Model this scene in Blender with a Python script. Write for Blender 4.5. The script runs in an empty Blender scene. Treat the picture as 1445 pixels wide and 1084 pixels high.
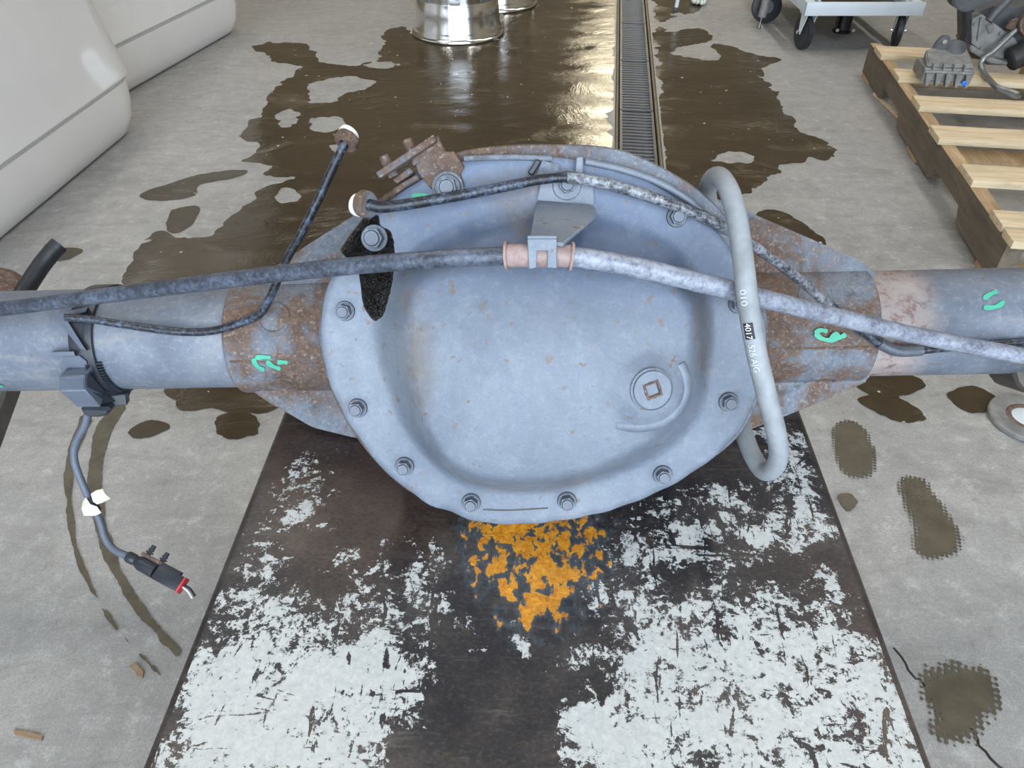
import bpy, bmesh, math, random
import numpy as np
from mathutils import Vector, Matrix
from mathutils.bvhtree import BVHTree
random.seed(7)
SC = bpy.context.scene
COL = SC.collection
R = math.radians

# ------------------------------------------------------------------ camera
F_PX, PITCH, CAM_H = 1085.0, R(39.9), 0.90
CAM = Vector((0, 0, CAM_H))
cd = bpy.data.cameras.new('camera'); cd.sensor_fit = 'HORIZONTAL'; cd.sensor_width = 36.0
cd.lens = F_PX / 1445.0 * 36.0; cd.clip_start = 0.02; cd.clip_end = 100
co = bpy.data.objects.new('camera', cd); COL.objects.link(co)
co.location = CAM; co.rotation_euler = (R(90) - PITCH, 0, 0)
SC.camera = co

# ------------------------------------------------------------------ daylight
W = bpy.data.worlds.new('overcast_sky'); SC.world = W; W.use_nodes = True
bg = W.node_tree.nodes['Background']
bg.inputs['Color'].default_value = (0.78, 0.89, 1.0, 1); bg.inputs['Strength'].default_value = 4.6
pl = bpy.data.lights.new('bay_door_daylight', 'AREA'); pl.shape = 'RECTANGLE'; pl.size = 5.0; pl.size_y = 3.7
pl.cycles.is_portal = True
po = bpy.data.objects.new('bay_door_daylight', pl); COL.objects.link(po)
po.location = (0.3, -1.98, 1.85); po.rotation_euler = (R(90), 0, 0)   # faces into the shop (+y)
SC.view_settings.view_transform = 'Standard'; SC.view_settings.look = 'None'
SC.view_settings.gamma = 1.0; SC.view_settings.use_curve_mapping = False
SC.view_settings.exposure = 0.48
SC.cycles.use_denoising = True
SC.cycles.max_bounces = 8
SC.cycles.sample_clamp_indirect = 6.0

# ------------------------------------------------------------------ geometry helpers
FW = Vector((0, math.cos(PITCH), -math.sin(PITCH))); UP = Vector((0, math.sin(PITCH), math.cos(PITCH))); RT = Vector((1, 0, 0))
def ray(px, py):
    return RT * ((px - 722.5) / F_PX) + FW + UP * ((542.0 - py) / F_PX)
def onz(px, py, z=0.0):
    d = ray(px, py); return CAM + d * ((z - CAM_H) / d.z)
def ony(px, py, y):
    d = ray(px, py); return CAM + d * (y / d.y)
def atd(px, py, depth):
    return CAM + ray(px, py) * depth

def srgb(r, g, b):
    f = lambda c: (c / 255 / 12.92) if c / 255 <= 0.04045 else ((c / 255 + 0.055) / 1.055) ** 2.4
    return (f(r), f(g), f(b), 1.0)

def link(name, me, mat=None, parent=None, smooth=False):
    o = bpy.data.objects.new(name, me); COL.objects.link(o)
    if mat is not None and not me.materials: me.materials.append(mat)
    if smooth:
        for p in me.polygons: p.use_smooth = True
    if parent is not None: o.parent = parent
    return o
def mesh(name, verts, faces, mat=None, parent=None, smooth=False, fix=True):
    me = bpy.data.meshes.new(name); me.from_pydata([tuple(v) for v in verts], [], faces); me.update()
    if fix:
        bm = bmesh.new(); bm.from_mesh(me); bmesh.ops.recalc_face_normals(bm, faces=bm.faces); bm.to_mesh(me); bm.free()
    return link(name, me, mat, parent, smooth)
def sharp(o, deg=35):
    me = o.data
    for p in me.polygons: p.use_smooth = True
    me.set_sharp_from_angle(angle=R(deg)); return o
def from_bm(name, bm, mat, parent=None, deg=35):
    me = bpy.data.meshes.new(name); bmesh.ops.recalc_face_normals(bm, faces=bm.faces); bm.to_mesh(me); bm.free()
    return sharp(link(name, me, mat, parent), deg)
def box(name, c, s, mat, parent=None, bev=0.0, rot=None, seg=2):
    bm = bmesh.new(); bmesh.ops.create_cube(bm, size=1)
    bmesh.ops.scale(bm, verts=bm.verts, vec=Vector(s))
    if bev > 0: bmesh.ops.bevel(bm, geom=bm.edges[:], offset=bev, segments=seg, affect='EDGES', profile=0.6)
    if rot is not None: bmesh.ops.transform(bm, matrix=rot.to_4x4(), verts=bm.verts)
    bmesh.ops.translate(bm, verts=bm.verts, vec=Vector(c))
    return from_bm(name, bm, mat, parent)
def frame_axes(x, y, z):
    return Matrix(((x[0], y[0], z[0]), (x[1], y[1], z[1]), (x[2], y[2], z[2])))
def bar(name, a, b, w, h, mat, parent=None, bev=0.0, upv=(0, 0, 1)):
    a, b = Vector(a), Vector(b); d = (b - a); L = d.length; d.normalize()
    s = d.cross(Vector(upv)).normalized(); u = s.cross(d).normalized()
    return box(name, (a + b) / 2, (w, L, h), mat, parent, bev, frame_axes(s, d, u))
def prism(name, poly, to3, h0, h1, mat, parent=None, bev=0.0, deg=35):
    """poly: list of 2-D points; to3(p, h) -> 3-D"""
    bm = bmesh.new()
    lo = [bm.verts.new(to3(p, h0)) for p in poly]; hi = [bm.verts.new(to3(p, h1)) for p in poly]
    n = len(poly); bm.faces.new(lo[::-1]); bm.faces.new(hi)
    for i in range(n): bm.faces.new((lo[i], lo[(i + 1) % n], hi[(i + 1) % n], hi[i]))
    bmesh.ops.recalc_face_normals(bm, faces=bm.faces)
    if bev > 0: bmesh.ops.bevel(bm, geom=bm.edges[:], offset=bev, segments=2, affect='EDGES')
    return from_bm(name, bm, mat, parent, deg)
def lathe(name, prof, mat, parent=None, seg=48, M=None, deg=30, closed=False):
    """prof: (r, z) pairs around local z"""
    vs, fs = [], []
    n = len(prof)
    for r, z in prof:
        for k in range(seg):
            a = 2 * math.pi * k / seg; vs.append(Vector((r * math.cos(a), r * math.sin(a), z)))
    for i in range(n if closed else n - 1):
        j = (i + 1) % n
        for k in range(seg):
            l = (k + 1) % seg; fs.append((i * seg + k, i * seg + l, j * seg + l, j * seg + k))
    if not closed:
        if prof[0][0] > 1e-6: fs.append(tuple(range(seg)))
        if prof[-1][0] > 1e-6: fs.append(tuple((n - 1) * seg + k for k in range(seg)))
    if M is not None: vs = [M @ v for v in vs]
    o = mesh(name, vs, fs, mat, parent)
    bm = bmesh.new(); bm.from_mesh(o.data); bmesh.ops.remove_doubles(bm, verts=bm.verts, dist=1e-6); bmesh.ops.recalc_face_normals(bm, faces=bm.faces); bm.to_mesh(o.data); bm.free()
    return sharp(o, deg)
def smooth_path(pts, sub=8, closed=False):
    pts = [Vector(p) for p in pts]; out = []; n = len(pts)
    for i in range(n if closed else n - 1):
        p1, p2 = pts[i], pts[(i + 1) % n]
        p0 = pts[i - 1] if (i > 0 or closed) else p1 * 2 - p2
        p3 = pts[(i + 2) % n] if (i + 2 < n or closed) else p2 * 2 - p1
        for k in range(sub):
            t = k / sub
            out.append(0.5 * ((2 * p1) + (p2 - p0) * t + (2 * p0 - 5 * p1 + 4 * p2 - p3) * t * t + (3 * p1 - p0 - 3 * p2 + p3) * t ** 3))
    if not closed: out.append(pts[-1])
    return out
def tube(name, pts, r, mat, parent=None, seg=12, sub=8, caps=True, wob=0.0, rfun=None, raw=False):
    P = [Vector(p) for p in pts] if raw else smooth_path(pts, sub)
    vs, fs = [], []; nrm = None; n = len(P)
    for i, p in enumerate(P):
        t = (P[min(i + 1, n - 1)] - P[max(i - 1, 0)]).normalized()
        if nrm is None:
            nrm = t.orthogonal().normalized()
        nrm = (nrm - t * nrm.dot(t)).normalized(); b = t.cross(nrm)
        rr = r if rfun is None else rfun(i / (n - 1))
        for k in range(seg):
            a = 2 * math.pi * k / seg
            q = rr * (1 + (random.uniform(-wob, wob) if wob else 0))
            vs.append(p + (nrm * math.cos(a) + b * math.sin(a)) * q)
    for i in range(n - 1):
        for k in range(seg):
            l = (k + 1) % seg; fs.append((i * seg + k, i * seg + l, (i + 1) * seg + l, (i + 1) * seg + k))
    if caps:
        fs.append(tuple(range(seg))[::-1]); fs.append(tuple((n - 1) * seg + k for k in range(seg)))
    return sharp(mesh(name, vs, fs, mat, parent), 50)
def empty(name, M=None, loc=None):
    o = bpy.data.objects.new(name, None); COL.objects.link(o); o.empty_display_size = 0.1
    if M is not None: o.matrix_world = M
    if loc is not None: o.location = loc
    return o
def tag(o, label, cat, group=None):
    o['label'] = label; o['category'] = cat
    if group: o['group'] = group
    return o
def structure(o): o['kind'] = 'structure'; return o
def copy_tree(o, parent=None):
    c = o.copy(); COL.objects.link(c); c.parent = parent
    for ch in list(o.children): copy_tree(ch, c)
    return c
def Mz(loc, rz=0): return Matrix.Translation(Vector(loc)) @ Matrix.Rotation(rz, 4, 'Z')
def align_z(loc, d, spin=0.0):
    return Matrix.Translation(Vector(loc)) @ Vector(d).to_track_quat('Z', 'Y').to_matrix().to_4x4() @ Matrix.Rotation(spin, 4, 'Z')

# numpy noise and polygon distance ------------------------------------------------
def vnoise(x, y, seed=0):
    xi, yi = np.floor(x).astype(np.int64), np.floor(y).astype(np.int64); fx, fy = x - xi, y - yi
    fx = fx * fx * (3 - 2 * fx); fy = fy * fy * (3 - 2 * fy)
    def h(a, b):
        v = (a * 374761393 + b * 668265263 + seed * 974634777) & 0x7fffffff
        v = ((v ^ (v >> 13)) * 1274126177) & 0x7fffffff
        return ((v ^ (v >> 16)) & 0xffff) / 65535.0
    return (h(xi, yi) * (1 - fx) + h(xi + 1, yi) * fx) * (1 - fy) + (h(xi, yi + 1) * (1 - fx) + h(xi + 1, yi + 1) * fx) * fy
def fbm(x, y, seed=0, oct=4):
    s, a, t = 0, 1.0, 0
    for o in range(oct):
        s = s + a * vnoise(x * 2 ** o, y * 2 ** o, seed + o * 17); t += a; a *= 0.55
    return s / t - 0.5
def poly_sd(X, Y, poly):
    """signed distance, positive inside"""
    d = np.full(X.shape, 1e9); ins = np.zeros(X.shape, bool); n = len(poly)
    for i in range(n):
        (x1, y1), (x2, y2) = poly[i], poly[(i + 1) % n]
        ex, ey = x2 - x1, y2 - y1; L = ex * ex + ey * ey + 1e-12
        t = np.clip(((X - x1) * ex + (Y - y1) * ey) / L, 0, 1)
        d = np.minimum(d, (X - x1 - t * ex) ** 2 + (Y - y1 - t * ey) ** 2)
        if y1 != y2:
            c = ((y1 > Y) != (y2 > Y)) & (X < (x2 - x1) * (Y - y1) / (y2 - y1) + x1); ins ^= c
    d = np.sqrt(d); return np.where(ins, d, -d)

# ------------------------------------------------------------------ materials
class NT:
    def __init__(s, name):
        s.m = bpy.data.materials.new(name); s.m.use_nodes = True; s.t = s.m.node_tree; s.b = s.t.nodes['Principled BSDF']
    def n(s, typ, **kw):
        nd = s.t.nodes.new(typ)
        for k, v in kw.items(): setattr(nd, k, v)
        return nd
    def l(s, a, b): s.t.links.new(a, b)
    def coord(s, kind='Object'):
        return s.n('ShaderNodeTexCoord').outputs[kind]
    def noise(s, vec, scale, detail=5, rough=0.6, dist=0.0, stretch=None, loc=(0, 0, 0)):
        mp = s.n('ShaderNodeMapping'); s.l(vec, mp.inputs['Vector']); mp.inputs['Location'].default_value = loc
        if stretch: mp.inputs['Scale'].default_value = stretch
        nd = s.n('ShaderNodeTexNoise'); nd.inputs['Scale'].default_value = scale; nd.inputs['Detail'].default_value = detail
        nd.inputs['Roughness'].default_value = rough; nd.inputs['Distortion'].default_value = dist
        s.l(mp.outputs[0], nd.inputs['Vector']); return nd.outputs['Fac']
    def ramp(s, fac, *stops):
        r = s.n('ShaderNodeValToRGB'); e = r.color_ramp.elements
        while len(e) < len(stops): e.new(0.5)
        for el, (p, c) in zip(e, stops): el.position = p; el.color = c if len(c) == 4 else (*c, 1)
        s.l(fac, r.inputs[0]); return r.outputs['Color']
    def rng(s, v, a, b, c=0.0, d=1.0):
        r = s.n('ShaderNodeMapRange'); s.l(v, r.inputs[0])
        for i, x in enumerate((a, b, c, d)): r.inputs[i + 1].default_value = x
        return r.outputs[0]
    def math(s, op, a, b=None):
        m = s.n('ShaderNodeMath', operation=op)
        for i, v in enumerate((a, b)):
            if v is None: continue
            if isinstance(v, (int, float)): m.inputs[i].default_value = v
            else: s.l(v, m.inputs[i])
        return m.outputs[0]
    def mix(s, fac, a, b):
        m = s.n('ShaderNodeMix', data_type='RGBA')
        for i, v in ((0, fac), (6, a), (7, b)):
            if isinstance(v, (int, float)): m.inputs[i].default_value = v
            elif isinstance(v, tuple): m.inputs[i].default_value = v
            else: s.l(v, m.inputs[i])
        return m.outputs[2]
    def attr(s, name):
        a = s.n('ShaderNodeAttribute'); a.attribute_name = name; return a.outputs['Fac']
    def bump(s, h, strength=0.3, dist=0.002):
        b = s.n('ShaderNodeBump'); b.inputs['Strength'].default_value = strength; b.inputs['Distance'].default_value = dist
        s.l(h, b.inputs['Height']); s.l(b.outputs[0], s.b.inputs['Normal'])
    def set(s, color=None, rough=None, metal=None, spec=None, coat=None):
        for k, v in (('Base Color', color), ('Roughness', rough), ('Metallic', metal), ('Specular IOR Level', spec), ('Coat Weight', coat)):
            if v is None: continue
            if isinstance(v, (int, float, tuple)): s.b.inputs[k].default_value = v
            else: s.l(v, s.b.inputs[k])
        return s.m

def plain(name, col, rough=0.5, metal=0.0, var=0.12, scale=30, bump=0.0, spec=0.5):
    m = NT(name); c = m.coord(); f = m.noise(c, scale, 5, 0.65)
    lo = tuple(x * (1 - var) for x in col[:3]) + (1,); hi = tuple(min(1, x * (1 + var)) for x in col[:3]) + (1,)
    m.set(m.ramp(f, (0.3, lo), (0.7, hi)), rough, metal, spec)
    if bump: m.bump(f, bump)
    return m.m

def mat_concrete():
    m = NT('concrete'); c = m.coord()
    a = m.noise(c, 1.1, 6, 0.6, 0.4); b = m.noise(c, 7, 7, 0.7, 0.8); f = m.noise(c, 160, 4, 0.7); st = m.noise(c, 5, 6, 0.7, 0.5, (1, 4, 1), (3, 1, 0))
    base = m.ramp(a, (0.3, srgb(150, 149, 147)), (0.7, srgb(175, 175, 174)))
    base = m.mix(m.rng(b, 0.42, 0.72, 0, 0.7), base, srgb(192, 190, 185))
    base = m.mix(m.rng(st, 0.5, 0.75, 0, 0.55), base, srgb(124, 121, 117))
    base = m.mix(m.rng(f, 0.35, 0.8, 0, 0.35), base, srgb(120, 117, 112))
    sp = m.noise(c, 26, 8, 0.82, 0.2); gr = m.noise(c, 380, 4, 0.8)
    base = m.mix(m.rng(sp, 0.53, 0.66, 0, 0.7), base, srgb(200, 200, 198))
    base = m.mix(m.rng(sp, 0.32, 0.46, 0.6, 0), base, srgb(118, 117, 115))
    base = m.mix(m.rng(gr, 0.35, 0.62, 0.45, 0), base, srgb(104, 102, 100))
    m.bump(m.math('ADD', b, m.math('MULTIPLY', f, 0.35)), 0.25, 0.003)
    return m.set(base, m.rng(b, 0.3, 0.7, 0.42, 0.62), spec=0.4)
def mat_wet(thin=False):
    m = NT('wet_concrete_damp' if thin else 'wet_concrete'); c = m.coord()
    a = m.noise(c, 2.4, 5, 0.6, 0.5); b = m.noise(c, 30, 5, 0.7); d = m.noise(c, 5, 7, 0.7, 0.8, (1, 1.8, 1), (3, 1, 0)); sp = m.noise(c, 48, 2, 0.4, 0.0, None, (1, 7, 0))
    col = m.ramp(a, (0.3, srgb(60, 51, 38)), (0.7, srgb(78, 69, 54)))
    col = m.mix(m.rng(b, 0.4, 0.8, 0, 0.5), col, srgb(56, 49, 39) if not thin else srgb(84, 78, 66))
    if thin:
        col = m.ramp(b, (0.3, srgb(78, 72, 60)), (0.7, srgb(100, 93, 79)))
        m.bump(m.noise(c, 9, 3, 0.5), 0.2, 0.01); return m.set(col, 0.3, spec=0.35)
    shallow = m.rng(d, 0.55, 0.72)                       # film almost dried: paler, duller
    col = m.mix(m.math('MULTIPLY', shallow, 0.75), col, srgb(112, 102, 86))
    speck = m.rng(sp, 0.745, 0.755)                      # pale flecks floating on the water
    col = m.mix(speck, col, srgb(196, 190, 176))
    m.bump(m.math('ADD', m.noise(c, 9, 3, 0.5), m.math('MULTIPLY', d, 1.6)), 0.16, 0.012)
    return m.set(col, m.math('ADD', m.rng(b, 0.35, 0.7, 0.03, 0.10), m.math('MULTIPLY', shallow, 0.25)), spec=0.5)

def mat_cover():
    m = NT('dull_blue_grey_metal'); c = m.coord()
    a = m.noise(c, 9, 6, 0.62, 0.6); b = m.noise(c, 45, 6, 0.7, 0.4); sp = m.noise(c, 130, 3, 0.5); sp2 = m.noise(c, 28, 5, 0.7, 0.3, None, (3, 2, 1))
    v = m.noise(c, 14, 5, 0.65, 0.3, (2.2, 0.35, 1))
    base = m.ramp(a, (0.28, srgb(98, 110, 128)), (0.5, srgb(122, 132, 147)), (0.72, srgb(148, 156, 166)))
    base = m.mix(m.rng(v, 0.45, 0.75, 0, 0.55), base, srgb(110, 117, 130))
    base = m.mix(m.math('MULTIPLY', m.attr('upper_tone'), m.rng(a, 0.3, 0.6, 0.45, 0.85)), base, srgb(88, 106, 138))  # darker blue tone where the upper-slope mask is set
    base = m.mix(m.math('MULTIPLY', m.attr('grime'), m.rng(b, 0.35, 0.62)), base, srgb(112, 98, 84))
    base = m.mix(m.rng(b, 0.54, 0.8, 0, 0.4), base, srgb(168, 177, 188))
    base = m.mix(m.math('MULTIPLY', m.rng(sp, 0.635, 0.68), m.rng(sp2, 0.40, 0.56)), base, srgb(118, 104, 92))
    base = m.mix(m.math('MULTIPLY', m.rng(b, 0.6, 0.72), m.rng(sp2, 0.55, 0.7, 0, 0.8)), base, srgb(158, 138, 112))
    gr = m.noise(c, 420, 4, 0.7); md = m.noise(c, 150, 5, 0.75, 0.2, None, (7, 3, 1))
    base = m.mix(m.rng(gr, 0.3, 0.62, 0.32, 0), base, srgb(92, 102, 120))
    base = m.mix(m.rng(md, 0.52, 0.7, 0, 0.22), base, srgb(164, 173, 183))
    base = m.mix(m.rng(md, 0.28, 0.42, 0.35, 0), base, srgb(96, 104, 120))
    m.bump(m.math('ADD', b, m.math('ADD', m.math('MULTIPLY', md, 0.5), m.math('MULTIPLY', gr, 0.3))), 0.25, 0.002)
    base = m.mix(0.24, base, srgb(78, 82, 88))
    return m.set(base, m.rng(b, 0.3, 0.7, 0.42, 0.6), 0.12, 0.5)
def mat_cast(name='rusty_cast_iron', rust=0.5, seed=0.0):
    m = NT(name); c = m.coord(); L = (seed, seed * .7, 0)
    a = m.noise(c, 14, 6, 0.65, 0.6, None, L); b = m.noise(c, 130, 7, 0.82, 0.2, None, L); d = m.noise(c, 26, 5, 0.7, 0.4, None, (seed + 5, 2, 1))
    grey = m.ramp(b, (0.3, srgb(92, 100, 112)), (0.7, srgb(146, 156, 170)))
    ru = m.ramp(b, (0.28, srgb(66, 52, 46)), (0.48, srgb(104, 82, 70)), (0.62, srgb(128, 108, 95)), (0.76, srgb(166, 152, 140)))
    base = m.mix(m.rng(m.math('ADD', a, m.math('MULTIPLY', m.math('SUBTRACT', b, 0.5), 0.5)), 0.64 - rust * .32, 0.76 - rust * .32), grey, ru)
    base = m.mix(m.rng(d, 0.56, 0.68, 0, 0.65), base, srgb(70, 66, 66))
    base = m.mix(m.rng(m.noise(c, 300, 4, 0.7), 0.56, 0.66, 0, 0.6), base, srgb(176, 168, 160))
    m.bump(b, 0.55, 0.003)
    base = m.mix(0.14, base, srgb(56, 50, 48))
    return m.set(base, 0.62, 0.1, 0.4)
def mat_tube(name='weathered_grey_tube', band=None):
    m = NT(name); c = m.coord()
    a = m.noise(c, 10, 6, 0.6, 0.5); b = m.noise(c, 50, 6, 0.7, 0.3); st = m.noise(c, 20, 4, 0.6, 0.3, (0.5, 3, 3))
    base = m.ramp(a, (0.3, srgb(94, 104, 122)), (0.55, srgb(122, 131, 146)), (0.75, srgb(140, 145, 152)))
    base = m.mix(m.rng(st, 0.55, 0.75, 0, 0.5), base, srgb(165, 162, 155))
    base = m.mix(m.rng(b, 0.62, 0.7, 0, 0.8), base, srgb(120, 92, 76))
    if band:
        sx = m.n('ShaderNodeSeparateXYZ'); m.l(c, sx.inputs[0]); e_ = m.math('ADD', sx.outputs[0], m.math('MULTIPLY', m.math('SUBTRACT', a, 0.5), 0.05))
        base = m.mix(m.rng(e_, band[0], band[1], 0.9, 0), base, m.ramp(b, (0.38, srgb(128, 84, 66)), (0.46, srgb(168, 152, 146)), (0.7, srgb(184, 172, 166))))
    md = m.noise(c, 170, 6, 0.75)
    base = m.mix(m.rng(md, 0.52, 0.7, 0, 0.5), base, srgb(172, 178, 188))
    base = m.mix(m.rng(md, 0.28, 0.44, 0.5, 0), base, srgb(90, 98, 114))
    m.bump(m.math('ADD', b, md), 0.25, 0.002)
    base = m.mix(m.rng(a, 0.3, 0.7, 0.42, 0.16), base, srgb(74, 76, 82))
    return m.set(base, 0.5, 0.1, 0.45)
def mat_line(name, dark, light, amt=0.5):
    m = NT(name); c = m.coord(); a = m.noise(c, 260, 6, 0.75, 0.1); b = m.noise(c, 40, 4, 0.6, 0.1)
    f = m.rng(m.math('ADD', a, m.math('MULTIPLY', b, 0.6)), 0.85 - amt * .3, 1.15 - amt * .3)
    m.bump(a, 0.25, 0.001)
    return m.set(m.mix(f, dark, light), 0.38, 0.05, 0.5)
def mat_platform():
    m = NT('chipped_white_paint_on_steel'); c = m.coord()
    n1 = m.noise(c, 50, 10, 0.72, 0.5); n2 = m.noise(c, 210, 6, 0.75, 0.5); sc = m.noise(c, 26, 5, 0.6, 1.2, (3.5, 0.7, 1)); sc2 = m.noise(c, 30, 5, 0.6, 1.4, (0.6, 3.2, 1), (4, 1, 0))
    paint = m.attr('paint'); rust = m.attr('rust')
    # exposed steel
    big = m.noise(c, 8, 6, 0.65, 0.5); fine = m.noise(c, 60, 6, 0.75, 0.4, (1, 2.5, 1))
    steel = m.ramp(big, (0.34, srgb(26, 29, 38)), (0.5, srgb(50, 48, 50)), (0.66, srgb(84, 79, 75)))
    steel = m.mix(m.rng(fine, 0.52, 0.7, 0, 0.55), steel, srgb(84, 66, 50))
    gn = m.noise(c, 240, 6, 0.8, 0.1, (1, 1.6, 1)); scr = m.noise(c, 14, 6, 0.75, 0.2, (1, 9, 1), (2, 5, 0))
    steel = m.mix(m.rng(gn, 0.52, 0.66, 0, 0.6), steel, srgb(104, 96, 88))
    steel = m.mix(m.rng(gn, 0.34, 0.46, 0.7, 0), steel, srgb(22, 23, 28))
    steel = m.mix(m.rng(scr, 0.58, 0.68, 0, 0.5), steel, srgb(112, 108, 104))
    steel = m.mix(m.rng(fine, 0.2, 0.42, 0.55, 0), steel, srgb(24, 25, 30))
    steel = m.mix(m.math('MULTIPLY', m.attr('brown'), m.rng(gn, 0.40, 0.62, 0.1, 0.9)), steel, srgb(84, 62, 48))
    # yellow rust bloom
    yb = m.math('ADD', m.noise(c, 85, 5, 0.6, 0.25, (1.2, 0.75, 1)), m.math('MULTIPLY', rust, 0.33))
    steel = m.mix(m.math('MULTIPLY', m.rng(yb, 0.56, 0.70, 0, 0.85), m.rng(rust, 0.0, 0.12)), steel, srgb(80, 92, 100))
    steel = m.mix(m.math('MULTIPLY', m.rng(yb, 0.705, 0.735), m.rng(rust, 0.02, 0.1)), steel, m.ramp(n2, (0.35, srgb(186, 104, 12)), (0.62, srgb(236, 170, 56))))
    steel = m.mix(m.rng(big, 0.35, 0.62, 0.45, 0.0), steel, srgb(18, 20, 27))
    # white paint flakes
    f = m.math('ADD', m.math('MULTIPLY', n1, 0.62), m.math('MULTIPLY', n2, 0.38))
    f = m.math('ADD', f, m.math('MULTIPLY', m.rng(sc, 0.60, 0.68), -0.16))
    f = m.math('ADD', f, m.math('MULTIPLY', m.rng(sc2, 0.62, 0.70), -0.13))
    mask = m.rng(m.math('ADD', f, paint), 1.0, 1.012)
    white = m.ramp(n2, (0.3, srgb(172, 177, 178)), (0.7, srgb(206, 208, 206)))
    white = m.mix(m.rng(big, 0.5, 0.8, 0, 0.4), white, srgb(188, 186, 180))
    m.bump(m.math('ADD', m.math('MULTIPLY', mask, 0.6), m.math('MULTIPLY', fine, 0.5)), 0.25, 0.0012)
    return m.set(m.mix(mask, steel, white), m.rng(fine, 0.3, 0.7, 0.32, 0.5), 0.0, 0.5)
def mat_wood(name, lo, hi, axis=0):
    m = NT(name); c = m.coord(); st = [14, 14, 14]; st[axis] = 1.2
    g = m.noise(c, 4, 6, 0.7, 0.8, tuple(st)); b = m.noise(c, 9, 4, 0.6)
    col = m.ramp(g, (0.3, lo), (0.7, hi)); col = m.mix(m.rng(b, 0.5, 0.8, 0, 0.4), col, tuple(x * .62 for x in lo[:3]) + (1,))
    m.bump(g, 0.3, 0.002); return m.set(col, 0.7, 0, 0.3)

M_CONC = mat_concrete(); M_WET = mat_wet(); M_DAMP = mat_wet(True)
M_COVER = mat_cover(); M_CAST = mat_cast('rusty_cast_iron', 0.68); M_CAST2 = mat_cast('flaking_cast_iron', 0.15, 4.0); M_RUST = mat_cast('rust_scaled_steel', 1.15, 9.0)
M_TUBE = mat_tube()
M_PIPE = mat_line('dusty_black_pipe', srgb(50, 55, 66), srgb(96, 105, 122), 0.5)
M_PIPE2 = mat_line('dusty_grey_pipe', srgb(92, 96, 110), srgb(150, 156, 170), 0.75)
M_LINE = mat_line('black_brake_line', srgb(26, 29, 36), srgb(104, 120, 146), 0.25)
M_LINE2 = mat_line('peeling_brake_line', srgb(36, 40, 50), srgb(160, 164, 172), 0.55)
M_HOSE = plain('chalky_grey_rubber', srgb(138, 143, 148), 0.6, 0, 0.18, 60, 0.15)
M_BLACKR = plain('black_rubber', srgb(40, 42, 48), 0.45, 0, 0.3, 60, 0.2)
M_PLAST = plain('grey_moulded_plastic', srgb(92, 100, 114), 0.45, 0, 0.15, 40)
M_PLASTD = plain('dark_moulded_plastic', srgb(44, 48, 56), 0.4, 0, 0.2, 40)
M_BOLT = plain('grey_bolt_steel', srgb(92, 98, 108), 0.45, 0.4, 0.25, 300, 0.2)
M_PINK = mat_cast('pinkish_rubber_sleeve', 0.0, 2.0)
M_PINK = plain('pinkish_rubber_sleeve', srgb(146, 126, 122), 0.6, 0, 0.28, 120, 0.2)
M_PLATFORM = mat_platform()
M_STEELD = plain('worn_dark_steel', srgb(74, 68, 64), 0.45, 0.3, 0.35, 40, 0.2)
M_GREEN = plain('mint_paint_pen', srgb(66, 166, 136), 0.5, 0, 0.1, 80)
M_WHITE = plain('white_plastic', srgb(225, 225, 220), 0.5, 0, 0.05, 60)
M_TAPE = plain('white_paper_tape', srgb(214, 210, 196), 0.7, 0, 0.12, 60)
M_RED = plain('red_seal', srgb(214, 60, 70), 0.4, 0, 0.05)
M_TAR = None
def mat_tar():
    m = NT('wet_black_tar'); c = m.coord(); a = m.noise(c, 190, 3, 0.6, 0.2); m.bump(a, 1.0, 0.02)
    return m.set(m.ramp(a, (0.3, srgb(10, 10, 11)), (0.75, srgb(34, 30, 28))), 0.12, 0, 0.6)
M_TAR = mat_tar()
def mat_car():
    m = NT('white_car_paint'); c = m.coord(); a = m.noise(c, 3, 4, 0.6)
    m.b.inputs['Coat Roughness'].default_value = 0.05
    return m.set(m.ramp(a, (0.3, srgb(226, 225, 224)), (0.7, srgb(232, 231, 230))), 0.35, 0, 0.5, 0.6)
M_CAR = mat_car()
M_ALU = plain('polished_aluminium', (0.78, 0.79, 0.80, 1), 0.18, 1.0, 0.05, 20)
M_ALUD = plain('dull_aluminium', srgb(150, 152, 154), 0.4, 0.8, 0.25, 40, 0.3)
M_ALUG = plain('dusty_cast_aluminium', srgb(128, 128, 126), 0.6, 0.2, 0.35, 35, 0.4)
M_ENG = plain('grimy_engine_metal', srgb(84, 86, 90), 0.5, 0.2, 0.35, 18, 0.4)
M_ENGD = plain('black_engine_plastic', srgb(38, 38, 40), 0.5, 0, 0.3, 18, 0.2)
M_PALE = plain('pale_blue_grey_paint', srgb(206, 215, 222), 0.4, 0, 0.05, 10)
M_PALED = plain('dark_grey_paint', srgb(92, 96, 102), 0.5, 0.2, 0.1, 10)
M_BLACKP = plain('gloss_black_paint', srgb(16, 16, 18), 0.25, 0, 0.2, 10)
M_WOODL = mat_wood('pale_pine', srgb(186, 164, 130), srgb(226, 210, 180), 0)
M_WOODS = mat_wood('weathered_pine', srgb(92, 84, 74), srgb(124, 112, 97), 1)
M_WOODT = mat_wood('tan_pine', srgb(150, 126, 98), srgb(194, 168, 132), 1)
M_WALL = plain('painted_block_wall', srgb(150, 138, 116), 0.7, 0, 0.1, 3)
M_CEIL = plain('dim_metal_ceiling', srgb(122, 108, 88), 0.6, 0, 0.15, 3)
M_IRON = plain('galvanised_grate_steel', srgb(96, 98, 102), 0.42, 0.5, 0.25, 60)
M_IRONR = plain('rusted_channel_edge', srgb(104, 94, 74), 0.5, 0.1, 0.3, 60, 0.3)
M_DARK = plain('dark_channel', srgb(38, 35, 32), 0.5, 0, 0.3, 20)
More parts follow.
